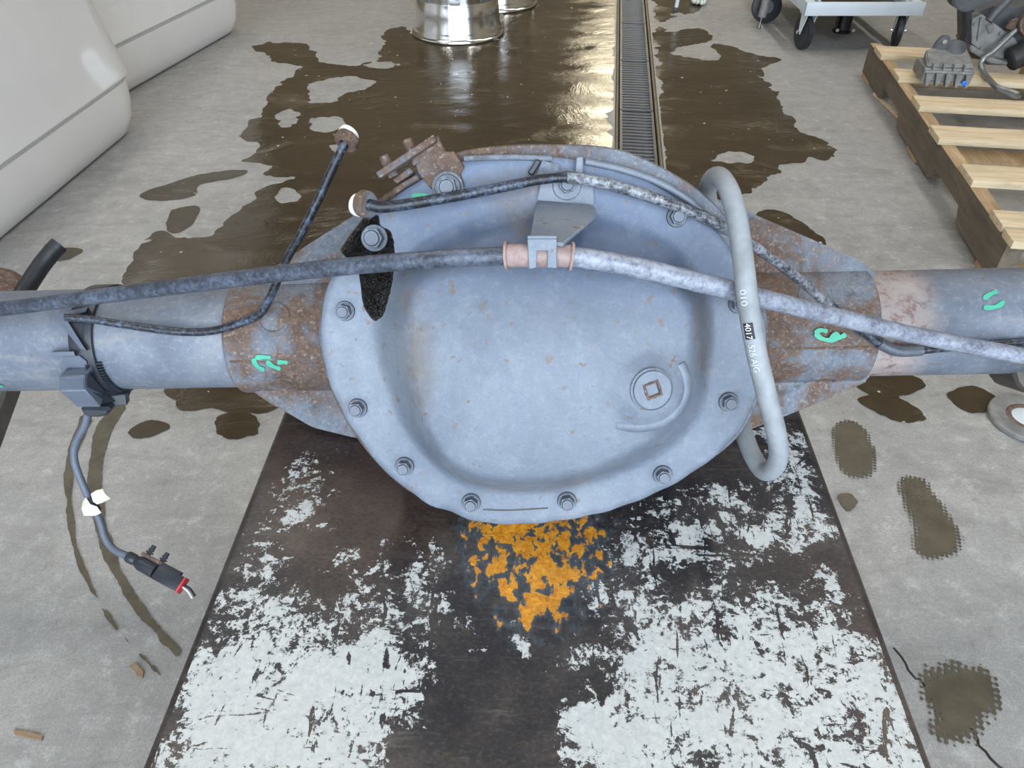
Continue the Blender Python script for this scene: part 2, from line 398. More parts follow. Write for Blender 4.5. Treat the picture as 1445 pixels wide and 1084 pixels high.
def emissive(name, col, strength):
    m = NT(name); m.b.inputs['Emission Color'].default_value = col; m.b.inputs['Emission Strength'].default_value = strength
    return m.set((0.8, 0.8, 0.8, 1), 0.4)
M_ADDED_LAMP = emissive('added_lamp_glow', (1.0, 0.95, 0.88, 1), 19.0)  # glow of the added overhead lamps
M_GLOW = emissive('daylit_window', (1.0, 0.88, 0.62, 1), 7.0)

# ================================================================== the shop
X0, X1, Y0, Y1, ZC = -3.6, 4.4, -2.0, 9.0, 4.4
# drain trench line on the floor
dl = [onz(870, 10), onz(867, 205)]; dr = [onz(915, 10), onz(936, 225)]
dmid_far = (dl[0] + dr[0]) / 2; dmid_near = (dl[1] + dr[1]) / 2
ddir = (dmid_far - dmid_near); ddir.z = 0; ddir.normalize(); dside = Vector((ddir.y, -ddir.x, 0))
DW = 0.068                                     # half width of the trench
dA = dmid_near - ddir * ((dmid_near.y - 0.95) / ddir.y); dB = dmid_near + ddir * ((7.0 - dmid_near.y) / ddir.y)
q = [dA - dside * DW, dA + dside * DW, dB + dside * DW, dB - dside * DW]
out = [Vector((X0, -9, 0)), Vector((X1, -9, 0)), Vector((X1, Y1, 0)), Vector((X0, Y1, 0))]
floor = structure(mesh('floor', out + q, [(0, 1, 5, 4), (1, 2, 6, 5), (2, 3, 7, 6), (3, 0, 4, 7)], M_CONC, fix=False))
dz = Vector((0, 0, -0.14))
mesh('drain_channel', q + [p + dz for p in q], [(0, 1, 5, 4), (1, 2, 6, 5), (2, 3, 7, 6), (3, 0, 4, 7), (4, 5, 6, 7)], M_DARK, floor, fix=False)
for s in (-1, 1):
    bar('drain_rail', dA + dside * s * (DW - 0.006) + Vector((0, 0, -0.006)), dB + dside * s * (DW - 0.006) + Vector((0, 0, -0.006)), 0.009, 0.016, M_IRONR, floor, 0.002)
L = (dB - dA).length; sec = 0.5; k = 0; t = 0.0; gbar = None
gw = DW - 0.019
while t + sec <= L:
    for s in (-1, 1):
        bar('grate_rail', dA + ddir * (t + .004) + dside * s * gw + Vector((0, 0, -.014)), dA + ddir * (t + sec - .004) + dside * s * gw + Vector((0, 0, -.014)), 0.008, 0.022, M_IRON, floor)
    u = t + 0.014
    while u < t + sec - 0.008 and 1.1 < (dA + ddir * u).y + 9 and (dA + ddir * u).y < 4.6:
        p = dA + ddir * u + Vector((0, 0, -.013))
        if gbar is None:
            gbar = box('grate_bar', (0, 0, 0), (2 * gw, 0.011, 0.016), M_IRON, floor, 0.002)
            b_ = gbar
        else:
            b_ = gbar.copy(); COL.objects.link(b_); b_.parent = floor
        b_.location = p; b_.rotation_euler.z = math.atan2(ddir.y, ddir.x) - R(90)
        u += 0.0245
    t += sec
structure(box('wall_left', (X0 - .1, 3.5, ZC / 2), (.2, 11.4, ZC), M_WALL))
structure(box('wall_right', (X1 + .1, 3.5, ZC / 2), (.2, 11.4, ZC), M_WALL))
structure(box('ceiling', ((X0 + X1) / 2, 3.5, ZC + .1), (X1 - X0 + .4, 11.4, .2), M_CEIL))
# far wall with a tall narrow window, front wall with the open bay door
def wall_hole(name, y, thick, hx0, hx1, hz0, hz1):
    vs, fs = [], []
    def bx(a, b, c, d):
        i = len(vs)
        for yy in (y, y + thick):
            vs.extend([(a, yy, c), (b, yy, c), (b, yy, d), (a, yy, d)])
        fs.extend([(i, i + 1, i + 2, i + 3), (i + 4, i + 7, i + 6, i + 5), (i, i + 4, i + 5, i + 1), (i + 1, i + 5, i + 6, i + 2), (i + 2, i + 6, i + 7, i + 3), (i + 3, i + 7, i + 4, i)])
    bx(X0, hx0, 0, ZC); bx(hx1, X1, 0, ZC); bx(hx0, hx1, hz1, ZC)
    if hz0 > 0.01: bx(hx0, hx1, 0, hz0)
    return structure(mesh(name, vs, fs, M_WALL, fix=False))
wall_hole('wall_back', Y1, .2, 0.85, 1.45, 1.7, 3.6)
wall_hole('wall_front', Y0 - .2, .2, -2.2, 2.8, 0, 3.7)
win = structure(box('window_1', (1.15, Y1 + .1, 2.65), (.6, .03, 1.9), M_GLOW))
for zz in (1.72, 2.65, 3.58): box('window_frame', (1.15, Y1 + .06, zz), (.6, .05, .04), M_PALED, win)
for xx in (.87, 1.43): box('window_frame', (xx, Y1 + .06, 2.65), (.04, .05, 1.9), M_PALED, win)
for lx, ly, lab in ((-1.7, 1.2, 'unseen flat ceiling lamp added above the nearer white body panel'), (1.9, 1.2, 'unseen flat ceiling lamp added above the near end of the pallet'), (-1.7, 3.6, 'unseen flat ceiling lamp added above the second white body panel'), (1.9, 3.6, 'unseen flat ceiling lamp added above the caster dolly'), (-1.7, 6.2, 'unseen flat ceiling lamp added towards the back wall on the panel side'), (1.9, 6.2, 'unseen flat ceiling lamp added towards the back wall on the pallet side')):
    lf = empty('added_ceiling_lamp', loc=(lx, ly, ZC - .05))  # unseen lamps, added overhead to lighten the floor
    box('added_lamp_housing', (0, 0, .025), (.36, 1.3, .045), M_PALED, lf, .008)
    box('added_lamp_diffuser', (0, 0, -.004), (.32, 1.24, .014), M_ADDED_LAMP, lf, .004)
    tag(lf, lab, 'added lamp')

# ------------------------------------------------------------------ puddles (thin water films with real outlines)
def contour_mesh(name, field, x0, y0, res, z, mat):
    H, Wd = field.shape; vid = {}; vs = []; fs = []
    def V(key, p):
        if key not in vid: vid[key] = len(vs); vs.append(p)
        return vid[key]
    inside = field > 0
    cells = np.argwhere(inside[:-1, :-1] | inside[1:, :-1] | inside[:-1, 1:] | inside[1:, 1:])
    for j, i in cells:
        cs = ((i, j), (i + 1, j), (i + 1, j + 1), (i, j + 1)); poly = []
        for a in range(4):
            (ia, ja), (ib, jb) = cs[a], cs[(a + 1) % 4]; fa, fb = field[ja, ia], field[jb, ib]
            if fa > 0: poly.append(V((ia, ja), (x0 + ia * res, y0 + ja * res, z)))
            if (fa > 0) != (fb > 0):
                t = fa / (fa - fb); key = (min((ia, ja), (ib, jb)), max((ia, ja), (ib, jb)))
                poly.append(V(key, (x0 + (ia + (ib - ia) * t) * res, y0 + (ja + (jb - ja) * t) * res, z)))
        if len(poly) >= 3: fs.append(poly)
    return mesh(name, vs, fs, mat, fix=False)
ZP = [0.0006]
def puddle(name, polys, holes, label, amp=0.03, sc=7.0, res=0.012, mat=None, seed=1, cut=None, dots=None):
    P = [[tuple(v[:2]) for v in smooth_path([onz(*p) for p in poly], 4, True)] if len(poly) < 60 else [tuple(onz(*p)[:2]) for p in poly] for poly in polys]; Hs = [[tuple(v[:2]) for v in smooth_path([onz(*p) for p in poly], 4, True)] for poly in holes]
    allp = np.array([p for poly in P for p in poly]); lo, hi = allp.min(0) - amp * 2, allp.max(0) + amp * 2
    xs = np.arange(lo[0], hi[0], res); ys = np.arange(lo[1], hi[1], res); X, Y = np.meshgrid(xs, ys)
    f = np.full(X.shape, -1e9)
    for poly in P: f = np.maximum(f, poly_sd(X, Y, poly))
    for poly in Hs: f = np.minimum(f, -poly_sd(X, Y, poly))
    f = f + amp * 2 * fbm(X * sc, Y * sc, seed, 5) + amp * .7 * fbm(X * sc * 5, Y * sc * 5, seed + 50, 3)
    if cut is not None: f = np.minimum(f, cut(X, Y))
    if dots:
        pitch, strength, c0 = dots
        g = np.sin((X + Y * .5) * 2 * math.pi / pitch) * np.sin((Y - X * .5) * 2 * math.pi / pitch)
        edge = np.clip(1 - np.abs(f - c0) / 0.016, 0, 1)
        f = f - strength * edge * (g + .1)
    ZP[0] += 0.00008
    return tag(contour_mesh(name, f, xs[0], ys[0], res, ZP[0], mat or M_WET), label, 'puddle')
def side_of_drain(sgn):
    def c(X, Y):
        return sgn * ((X - dmid_near.x) * dside.x + (Y - dmid_near.y) * dside.y) - DW - 0.006
    return c
puddle('puddle', [[(866, -70), (866, 160), (862, 330), (800, 420), (600, 440), (400, 440), (250, 430), (170, 410), (180, 385), (205, 345), (232, 326), (270, 333), (301, 323), (329, 301), (357, 285), (370, 268),
        (417, 255), (423, 240), (404, 247), (376, 245), (386, 233), (326, 232), (357, 207), (339, 198), (342, 173), (373, 154), (386, 126), (411, 104), (440, 93), (380, 86), (361, 66), (408, 60), (450, 71), (452, 88),
        (500, 92), (535, 84), (540, 64), (560, 40), (585, 46), (640, 62), (712, 40), (705, -70)]],
       [[(432, 128), (450, 112), (500, 108), (536, 116), (500, 130), (470, 142), (440, 142)], [(440, 168), (478, 166), (486, 178), (455, 182)], [(394, 158), (412, 150), (425, 165), (400, 178)], [(512, 90), (545, 87), (560, 92), (530, 97)], [(385, 265), (415, 262), (430, 275), (395, 288)], [(470, 205), (500, 204), (495, 214), (475, 216)]],
       'wide brown puddle between the white body panels and the floor drain', 0.045, 8.0, 0.010, seed=3, cut=side_of_drain(-1))
puddle('puddle', [[(925, -40), (925, 60), (930, 150), (938, 240), (960, 300), (1045, 275), (1062, 262), (1106, 246), (1115, 236), (1138, 230), (1132, 215), (1153, 227), (1173, 224), (1170, 200), (1130, 186), (1127, 166), (1109, 157), (1092, 134),
        (1074, 110), (1066, 96), (1103, 84), (1066, 78), (1037, 67), (1007, 64), (1016, 84), (975, 80), (955, 70), (1000, 55), (985, 40), (940, 45), (950, 20), (990, 15), (985, -40)]],
       [[(1010, 218), (1050, 215), (1060, 226), (1020, 230)]], 'long brown puddle along the drain on the pallet side', 0.04, 10.0, 0.009, seed=9, cut=side_of_drain(1))
puddle('puddle', [[(1070, 298), (1100, 296), (1130, 312), (1165, 345), (1140, 352), (1100, 340), (1060, 350), (1050, 320)]], [], 'ragged wet patch behind the axle by the grey hose loop', 0.015, 12, 0.008, seed=4)
puddle('puddle', [[(196, 278), (225, 263), (285, 246), (345, 241), (330, 252), (280, 262), (272, 276), (232, 283)], [(243, 296), (281, 292), (276, 312), (250, 330), (235, 322)]], [], 'thin ragged wet patch beside the wide puddle', 0.012, 12, 0.008, seed=6)
puddle('puddle', [[(240, 545), (300, 540), (380, 545), (400, 575), (350, 582), (300, 575), (262, 580), (246, 570)]], [], 'wet patch showing below the left axle tube', 0.012, 16, 0.006, seed=11)
puddle('puddle', [[(305, 590), (340, 578), (366, 590), (360, 612), (335, 622), (312, 612)]], [], 'round wet spot beside the table corner', 0.012, 18, 0.005, seed=12)
puddle('puddle', [[(182, 612), (205, 596), (238, 600), (225, 612), (200, 620)]], [], 'small wet spot beside the hanging sensor cable', 0.009, 22, 0.004, seed=13)
puddle('puddle', [[(38, 380), (70, 355), (115, 352), (100, 366), (70, 374), (45, 405)]], [], 'narrow wet patch behind the black hose stub', 0.008, 18, 0.006, seed=14)
puddle('puddle', [[(1195, 530), (1270, 528), (1308, 545), (1282, 560), (1230, 558)], [(1210, 562), (1268, 560), (1308, 592), (1270, 596), (1228, 580)]], [], 'wet boot marks under the right axle tube', 0.008, 20, 0.005, seed=15)
puddle('puddle', [[(1335, 555), (1370, 545), (1404, 562), (1402, 580), (1370, 584), (1345, 570)]], [], 'oval wet mark near the right end of the axle', 0.007, 20, 0.005, seed=16)
puddle('boot_print', [[(1180, 600), (1215, 600), (1236, 655), (1218, 675), (1190, 668), (1178, 640)]], [], 'short wet boot print beside the table edge', 0.006, 20, 0.0022, mat=M_DAMP, seed=17, dots=(0.0105, 0.014, 0.004))
puddle('boot_print', [[(1268, 678), (1300, 674), (1318, 700), (1355, 750), (1352, 780), (1312, 790), (1290, 775), (1292, 745), (1275, 710)]], [], 'long wet boot print with dotted tread', 0.006, 20, 0.0022, mat=M_DAMP, seed=18, dots=(0.0105, 0.015, 0.004))
puddle('boot_print', [[(1300, 955), (1365, 940), (1395, 945), (1412, 995), (1390, 1015), (1370, 1040), (1330, 1045), (1315, 1010)]], [], 'blotchy wet tread print beside a crack in the floor', 0.016, 30, 0.0022, mat=M_DAMP, seed=19, dots=(0.013, 0.02, 0.006))
puddle('boot_print', [[(1182, 702), (1200, 698), (1208, 712), (1196, 722)]], [], 'tiny wet heel mark beside the table edge', 0.005, 24, 0.003, mat=M_DAMP, seed=20)
def ribbon(pts, w0, w1):
    P = smooth_path([Vector((x, y, 0)) for x, y in pts], 5); a, b = [], []
    for i, p in enumerate(P):
        t = (P[min(i + 1, len(P) - 1)] - P[max(i - 1, 0)]).normalized(); w = w0 + (w1 - w0) * i / (len(P) - 1)
        s = Vector((-t.y, t.x, 0)) * w / 2; a.append((p.x + s.x, p.y + s.y)); b.append((p.x - s.x, p.y - s.y))
    return a + b[::-1]
puddle('wheel_track', [ribbon([(168, 570), (143, 620), (135, 690), (150, 770), (190, 850), (255, 925)], 20, 12)], [], 'wide curved wet wheel track under the sensor cable', 0.005, 24, 0.004, mat=M_DAMP, seed=21)
puddle('wheel_track', [ribbon([(122, 590), (100, 650), (98, 710), (112, 790), (160, 880), (240, 968)], 15, 3)], [], 'thin curved wet wheel track fading towards the table', 0.004, 24, 0.004, mat=M_DAMP, seed=22)
# floor crack
crk = smooth_path([onz(*p, 0.0012) for p in ((1262, 912), (1285, 945), (1300, 960), (1325, 985), (1345, 1010), (1372, 1030), (1390, 1060), (1420, 1090))], 3)
tube('floor_crack', [p + Vector((random.uniform(-.003, .003), random.uniform(-.003, .003), -.0014)) for p in crk], 0.0018, M_DARK, floor, 5, raw=True)

# ================================================================== lift table
ZT = 0.370
tl = [onz(195, 1084, ZT), onz(395, 590, ZT)]; tr = [onz(1322, 1084, ZT), onz(1135, 590, ZT)]
TY0, TY1 = -0.13, 0.675
def lerp_y(seg, y):
    a, b = seg; t = (y - a.y) / (b.y - a.y); return a.x + (b.x - a.x) * t
cw = ((lerp_y(tr, .2) - lerp_y(tl, .2)) + (lerp_y(tr, .58) - lerp_y(tl, .58))) / 4
cxa = (lerp_y(tr, .2) + lerp_y(tl, .2)) / 2; cxb = (lerp_y(tr, .58) + lerp_y(tl, .58)) / 2
tyaw = -math.atan2(cxb - cxa, .38)
tcx = cxa + (cxb - cxa) * ((TY0 + TY1) / 2 - .2) / .38
TM = Matrix.Translation((tcx, (TY0 + TY1) / 2, 0)) @ Matrix.Rotation(tyaw, 4, 'Z'); TMI = TM.inverted()
table = empty('lift_table', TM)
TW, TL = cw, (TY1 - TY0) / 2
def tpx(p):
    v = TMI @ onz(p[0], p[1], ZT); return (v.x, v.y)
nx, ny = 220, 320
gx = np.linspace(-TW + .008, TW - .008, nx); gy = np.linspace(-TL + .008, TL - .008, ny); GX, GY = np.meshgrid(gx, gy)
def dens(polys):
    """(poly px, level, feather)"""
    d = np.full(GX.shape, -1.0)
    for poly, lev, fe in polys:
        sd = poly_sd(GX, GY, [tpx(p) for p in poly]); lev = lev if lev >= .7 and lev == 1.0 else .5 + (lev - .60) * .8; d = np.maximum(d, np.where(sd > 0, lev, -1) + 0 * sd) if fe == 0 else np.maximum(d, lev + np.minimum(sd, 0) / (fe if lev > .9 else fe * 2.2))
    return d
paint = dens([
    ([(268, 965), (300, 935), (345, 920), (420, 935), (470, 925), (560, 935), (560, 985), (520, 1010), (500, 1045), (351, 1650), (115, 1650), (285, 1030), (275, 1000)], 0.69, 0.09),
    ([(300, 860), (345, 840), (440, 870), (520, 850), (575, 880), (560, 930), (480, 925), (400, 925), (330, 930), (290, 905)], 0.60, 0.12),
    ([(232, 1045), (262, 1000), (275, 1040), (265, 1084), (235, 1084)], 0.60, 0.1),
    ([(555, 800), (600, 780), (612, 850), (575, 920), (500, 910), (490, 860)], 0.60, 0.12),
    ([(410, 665), (440, 655), (448, 690), (430, 735), (410, 730)], 0.605, 0.11),
    ([(350, 800), (390, 785), (400, 830), (360, 850)], 0.57, 0.11),
    ([(480, 790), (540, 780), (550, 820), (500, 840)], 0.57, 0.11),
    ([(360, 740), (405, 745), (395, 770), (360, 770)], 0.56, 0.1),
    ([(600, 870), (680, 880), (670, 905), (610, 900)], 0.54, 0.1),
    ([(1010, 985), (1080, 900), (1160, 890), (1240, 925), (1258, 960), (1480, 1650), (1000, 1650), (850, 1650), (828, 1010), (880, 995), (915, 960), (905, 925), (1000, 890), (960, 940)], 0.655, 0.10),
    ([(905, 920), (930, 905), (1050, 905), (1110, 950), (1080, 1060), (900, 1010)], 0.66, 0.10),
    ([(850, 820), (880, 815), (960, 835), (1080, 835), (1150, 850), (1100, 890), (1000, 900), (920, 905), (880, 890), (862, 855)], 0.60, 0.10),
    ([(980, 730), (1060, 725), (1150, 740), (1180, 760), (1080, 780), (990, 785), (870, 795), (865, 770)], 0.61, 0.10),
    ([(1085, 610), (1120, 620), (1140, 690), (1160, 750), (1110, 740), (1090, 680)], 0.61, 0.09),
    ([(985, 690), (1060, 690), (1070, 730), (990, 740), (900, 720), (880, 740)], 0.57, 0.1),
    ([(1120, 835), (1170, 800), (1180, 830), (1200, 880), (1180, 900)], 0.59, 0.1),
    ([(870, 905), (800, 930), (840, 975), (880, 970)], 0.56, 0.1),
    ([(720, 895), (770, 895), (770, 905), (730, 908)], 0.56, 0.08),
])
rust = dens([([(668, 735), (838, 735), (830, 780), (805, 830), (765, 868), (738, 866), (712, 830), (690, 795), (674, 770)], 1.0, 0.035)]); rust = np.clip(rust, 0, 1)
ctr = dens([([(725, 735), (790, 735), (785, 800), (765, 850), (745, 850), (725, 800)], 1.0, 0.09)]); rust = np.clip(rust * (0.40 + 0.38 * np.clip(ctr, 0, 1)), 0, 1)
brown = np.clip(dens([([(400, 610), (520, 640), (600, 730), (480, 790), (400, 700), (380, 650)], 1.0, 0.06), ([(1120, 790), (1200, 850), (1230, 980), (1280, 1000), (1220, 860)], .7, .06)]), 0, 1)
vs = np.stack([GX.ravel(), GY.ravel(), np.zeros(GX.size)], 1)
vs[:, 2] = ZT + 0.0012 * fbm(GX * 9, GY * 9, 5, 3).ravel()
idx = np.arange(nx * ny).reshape(ny, nx)
fs = np.stack([idx[:-1, :-1].ravel(), idx[:-1, 1:].ravel(), idx[1:, 1:].ravel(), idx[1:, :-1].ravel()], 1).tolist()
vl = vs.tolist(); att = {'paint': paint.ravel().tolist(), 'rust': rust.ravel().tolist(), 'brown': brown.ravel().tolist()}
# rolled edge all round, then the skirt
loop = [int(i) for i in np.concatenate([idx[0, :-1], idx[:-1, -1], idx[-1, :0:-1], idx[:0:-1, 0]])]
prev = loop
for k, (o_, dz_) in enumerate(((.003, -.0006), (.006, -.003), (.008, -.008), (.008, -.055))):
    cur = []
    for i in loop:
        x, y = vl[i][0], vl[i][1]
        ex = math.copysign(o_, x) if abs(abs(x) - (TW - .008)) < 1e-6 else 0; ey = math.copysign(o_, y) if abs(abs(y) - (TL - .008)) < 1e-6 else 0
        cur.append(len(vl)); vl.append([x + ex, y + ey, ZT + dz_])
        att['paint'].append(0.0); att['rust'].append(0); att['brown'].append(.35)
    n = len(loop)
    for a in range(n): fs.append([prev[a], cur[a], cur[(a + 1) % n], prev[(a + 1) % n]][::-1])
    prev = cur
plat = mesh('platform', vl, fs, M_PLATFORM, table, True, False)
for k_, v_ in att.items():
    a_ = plat.data.attributes.new(k_, 'FLOAT', 'POINT'); a_.data.foreach_set('value', v_)
bmx = bmesh.new(); bmx.from_mesh(plat.data); bmesh.ops.recalc_face_normals(bmx, faces=bmx.faces)
if sum(f.normal.z * f.calc_area() for f in bmx.faces) < 0: bmesh.ops.reverse_faces(bmx, faces=bmx.faces)
bmx.to_mesh(plat.data); bmx.free()
for s in (-1, 1):
    box('base_rail', (s * (TW - .07), 0, .10), (.04, TL * 2 - .06, .05), M_STEELD, table, .004)
    for a, b in (((-TL + .08, .13), (TL - .1, ZT - .065)), ((TL - .08, .13), (-TL + .1, ZT - .065))):
        off = .07 if a[0] < 0 else .11
        bar('scissor_arm', (s * (TW - off), a[0], a[1]), (s * (TW - off), b[0], b[1]), .03, .04, M_STEELD, table, .003)
    for e in (-1, 1):
        box('caster_fork', (s * (TW - .07), e * (TL - .08), .078), (.05, .05, .022), M_PALED, table, .003)
        lathe('caster_wheel', [(.0, -.018), (.04, -.018), (.047, -.012), (.047, .012), (.04, .018), (0, .018)], M_BLACKR, table, 28, Matrix.Translation((s * (TW - .07), e * (TL - .08), .047)) @ Matrix.Rotation(R(90), 4, 'Y'))
for e in (-1, 1): box('base_crossbar', (0, e * (TL - .05), .10), (2 * TW - .18, .04, .04), M_STEELD, table, .004)
tag(table, 'steel lift table with flaking white paint and an orange rust bloom', 'lift table')

# ================================================================== the rear axle
PL_, PR_ = atd(0, 482, .782), atd(1445, 452.5, .740)
AX = (PR_ - PL_).normalized(); AO = PL_ + AX * ((0 - PL_.x) / AX.x)
N0 = Vector((0, -math.cos(R(29)), math.sin(R(29)))); AN = (N0 - AX * N0.dot(AX)).normalized(); AU = AN.cross(AX).normalized()
AM = Matrix.Translation(AO) @ frame_axes(AX, AU, AN).to_4x4(); AMI = AM.inverted()
axle = empty('rear_axle', AM)
def A(px, py, n):
    o = AMI @ CAM; d = AMI.to_3x3() @ ray(px, py); return o + d * ((n - o.z) / d.z)
def AP(pts): return [A(*p) for p in pts]
def to_local_px(px): return lambda p, h: A(p[0], p[1], h)
def clampz(v, zmin=ZT + .0015):
    w = AM @ v
    if w.z < zmin: w.z = zmin; return AMI @ w
    return v
NF = .145                                          # front face of the cover flange
CC = A(764, 500, NF)
def polar(pts, n, K=144):
    P = smooth_path([Vector((v.x - CC.x, v.y - CC.y, 0)) for v in (A(x, y, n) for x, y in pts)], 10, True)
    ang = np.array([math.atan2(p.y, p.x) for p in P]); rad = np.array([p.length for p in P]); o = np.argsort(ang)
    ang, rad = ang[o], rad[o]; a = np.concatenate([ang - 2 * math.pi, ang, ang + 2 * math.pi]); r = np.tile(rad, 3)
    ks = np.linspace(-math.pi, math.pi, K, endpoint=False); return ks, np.interp(ks, a, r)
C_OUT = [(452, 470), (457, 420), (470, 385), (492, 345), (522, 305), (560, 274), (604, 248), (650, 228), (720, 221), (790, 222), (850, 232), (905, 250), (960, 283), (1010, 325), (1050, 382), (1076, 440), (1082, 490), (1071, 550), (1046, 605), (1002, 650), (935, 692), (850, 724), (760, 739), (690, 739), (640, 726), (574, 692), (522, 640), (482, 580), (460, 525)]
C_BASE = [(1012, 450), (1007, 520), (995, 580), (965, 622), (930, 648), (863, 678), (800, 694), (740, 700), (680, 695), (636, 680), (596, 645), (560, 595), (535, 530), (522, 470), (528, 420), (550, 380), (600, 335), (680, 302), (760, 292), (850, 300), (935, 330), (992, 385)]
C_CREST = [(968, 450), (963, 520), (947, 575), (915, 608), (880, 632), (830, 652), (760, 668), (690, 666), (640, 644), (612, 600), (594, 540), (586, 470), (590, 430), (612, 402), (680, 386), (760, 382), (850, 388), (920, 402), (956, 425)]
K = 144
ks, ro = polar(C_OUT, NF); _, rb = polar(C_BASE, NF); _, rc = polar(C_CREST, NF + .036)
rb = np.minimum(rb, ro - .012)
vs, fs = [], []
def ring(rad, hh):
    for i in range(K):
        h = hh[i] if hasattr(hh, '__len__') else hh
        vs.append(Vector((CC.x + rad[i] * math.cos(ks[i]), CC.y + rad[i] * math.sin(ks[i]), NF + h)))
wav = np.array([.0035 * math.sin(a * 19) * math.exp(-((a + 2.25) / .22) ** 2) + .0012 * math.sin(a * 31 + 1) * (1 if a < 0 else .2) for a in ks])
ring(ro * .985, -.005); ring(ro, -.005); ring(ro + .0, wav - .001); ring(ro - .0012, wav + .0004); ring(ro - .006, wav * .5)
for t in (.35, .7, 1.0): ring(ro - .006 + (rb - ro + .006) * t, 0)
hc = np.array([.036 + .004 * math.cos(a + math.pi / 2) for a in ks])
for t in np.linspace(.1, 1, 10):
    s = t * t * (3 - 2 * t); ring(rb + (rc - rb) * t, hc * s)
for t in np.linspace(.1, .94, 11):
    ring(rc * (1 - t), hc * (1 - t) + .036 * t + .013 * (1 - (1 - t) ** 2))
NR = len(vs) // K
for i in range(NR - 1):
    for k in range(K): l = (k + 1) % K; fs.append((i * K + k, i * K + l, (i + 1) * K + l, (i + 1) * K + k))
vs.append(Vector((CC.x, CC.y, NF + .036 + .013))); c_ = len(vs) - 1
for k in range(K): fs.append(((NR - 1) * K + k, (NR - 1) * K + (k + 1) % K, c_))
# swelling round the fill plug
PC = A(920, 550, NF + .03)
for v in vs:
    d = math.hypot(v.x - PC.x, v.y - PC.y)
    if v.z > NF + .004: v.z += .0075 * max(0, 1 - max(0, (d - .017)) / .016) ** 1 * (1 if d < .034 else 0)
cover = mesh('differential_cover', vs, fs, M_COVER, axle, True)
cover.data.set_sharp_from_angle(angle=R(60))
VX = np.array([v.x for v in vs]); VY = np.array([v.y for v in vs])
def cpoly(pts): return [tuple(A(x, y, NF + .015)[:2]) for x, y in pts]
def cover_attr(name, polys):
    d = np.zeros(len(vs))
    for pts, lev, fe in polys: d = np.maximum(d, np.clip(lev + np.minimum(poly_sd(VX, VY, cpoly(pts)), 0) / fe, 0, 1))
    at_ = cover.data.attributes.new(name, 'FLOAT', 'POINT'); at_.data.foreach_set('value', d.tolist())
cover_attr('upper_tone', [([(560, 290), (640, 235), (860, 235), (960, 290), (1030, 370), (960, 395), (760, 372), (600, 372)], 1.0, .035)])  # bluer, darker region over the upper slope of the cover
cover_attr('grime', [([(580, 420), (596, 420), (604, 520), (598, 560), (586, 520)], .95, .012), ([(985, 430), (1000, 470), (992, 520), (985, 500)], .8, .014), ([(880, 655), (800, 685), (700, 688), (640, 668), (700, 694), (800, 694)], .55, .012), ([(690, 255), (760, 250), (745, 330), (720, 300)], .7, .02)])
cb = BVHTree.FromPolygons([tuple(v) for v in vs], fs)
def S(px, py, off=0.0, default_n=NF):
    """point on the cover under a pixel"""
    o = AMI @ CAM; d = (AMI.to_3x3() @ ray(px, py)).normalized(); h = cb.ray_cast(o, d)
    p = h[0] if h[0] is not None else A(px, py, default_n)
    return Vector((p.x, p.y, p.z + off))
def SN(px, py):
    o = AMI @ CAM; d = (AMI.to_3x3() @ ray(px, py)).normalized(); h = cb.ray_cast(o, d)
    n = h[1] if h[0] is not None else Vector((0, 0, 1)); return n if n.z > 0 else -n
# cover bolts (flange head cap screws)
def make_bolt(parent):
    bm = bmesh.new()
    r_ = bmesh.ops.create_cone(bm, cap_ends=True, segments=28, radius1=.0082, radius2=.0076, depth=.0022); bmesh.ops.translate(bm, verts=r_['verts'], vec=(0, 0, .0011))
    r_ = bmesh.ops.create_cone(bm, cap_ends=True, segments=6, radius1=.0062, radius2=.0060, depth=.0075); bmesh.ops.translate(bm, verts=r_['verts'], vec=(0, 0, .0058))
    r_ = bmesh.ops.create_cone(bm, cap_ends=True, segments=20, radius1=.0047, radius2=.0040, depth=.0012); bmesh.ops.translate(bm, verts=r_['verts'], vec=(0, 0, .0101))
    return from_bm('bolt', bm, M_BOLT, parent)
BPX = [(487, 439), (505, 576), (571, 658), (665, 709), (800, 707), (935, 670), (1028, 567), (1042, 428), (955, 306), (800, 262), (632, 264), (529, 336)]
b0 = None
for i, (x, y) in enumerate(BPX):
    if b0 is None: b0 = o = make_bolt(cover)
    else: o = b0.copy(); COL.objects.link(o); o.parent = cover
    o.location = S(x, y, 0); o.location.z = max(NF, o.location.z - .0005); o.rotation_euler.z = random.uniform(0, 1); 
    if i in (10, 11): o.scale = (1.35, 1.35, 1.25)
# fill plug
PM = align_z(S(920, 550, -.001), SN(920, 550))
plug = lathe('fill_plug', [(.0168, 0), (.0165, .0012), (.0155, .0016), (.0152, .0006), (.0146, .0006), (.0142, .0022), (.0066, .0022), (.0066, -.0012), (.0, -.0012)], M_COVER, cover, 40, PM)
sqm = PM @ Matrix.Rotation(R(22), 4, 'Z') @ Matrix.Translation((0, 0, .0022))
mesh('plug_socket', [sqm @ Vector(p) for p in [(-.0062, -.0062, .0006), (.0062, -.0062, .0006), (.0062, .0062, .0006), (-.0062, .0062, .0006), (-.0045, -.0045, .0006), (.0045, -.0045, .0006), (.0045, .0045, .0006), (-.0045, .0045, .0006), (-.0042, -.0042, -.0016), (.0042, -.0042, -.0016), (.0042, .0042, -.0016), (-.0042, .0042, -.0016)]],
     [(0, 1, 5, 4), (1, 2, 6, 5), (2, 3, 7, 6), (3, 0, 4, 7), (4, 5, 9, 8), (5, 6, 10, 9), (6, 7, 11, 10), (7, 4, 8, 11), (8, 9, 10, 11)], M_RUST, plug, fix=False)
# ridge curling round the plug
tube('plug_ridge', [S(x, y, -.0048) for x, y in ((870, 600), (900, 602), (930, 597), (952, 582), (965, 560), (966, 535), (958, 515))], .0058, M_COVER, cover, 10, 6)
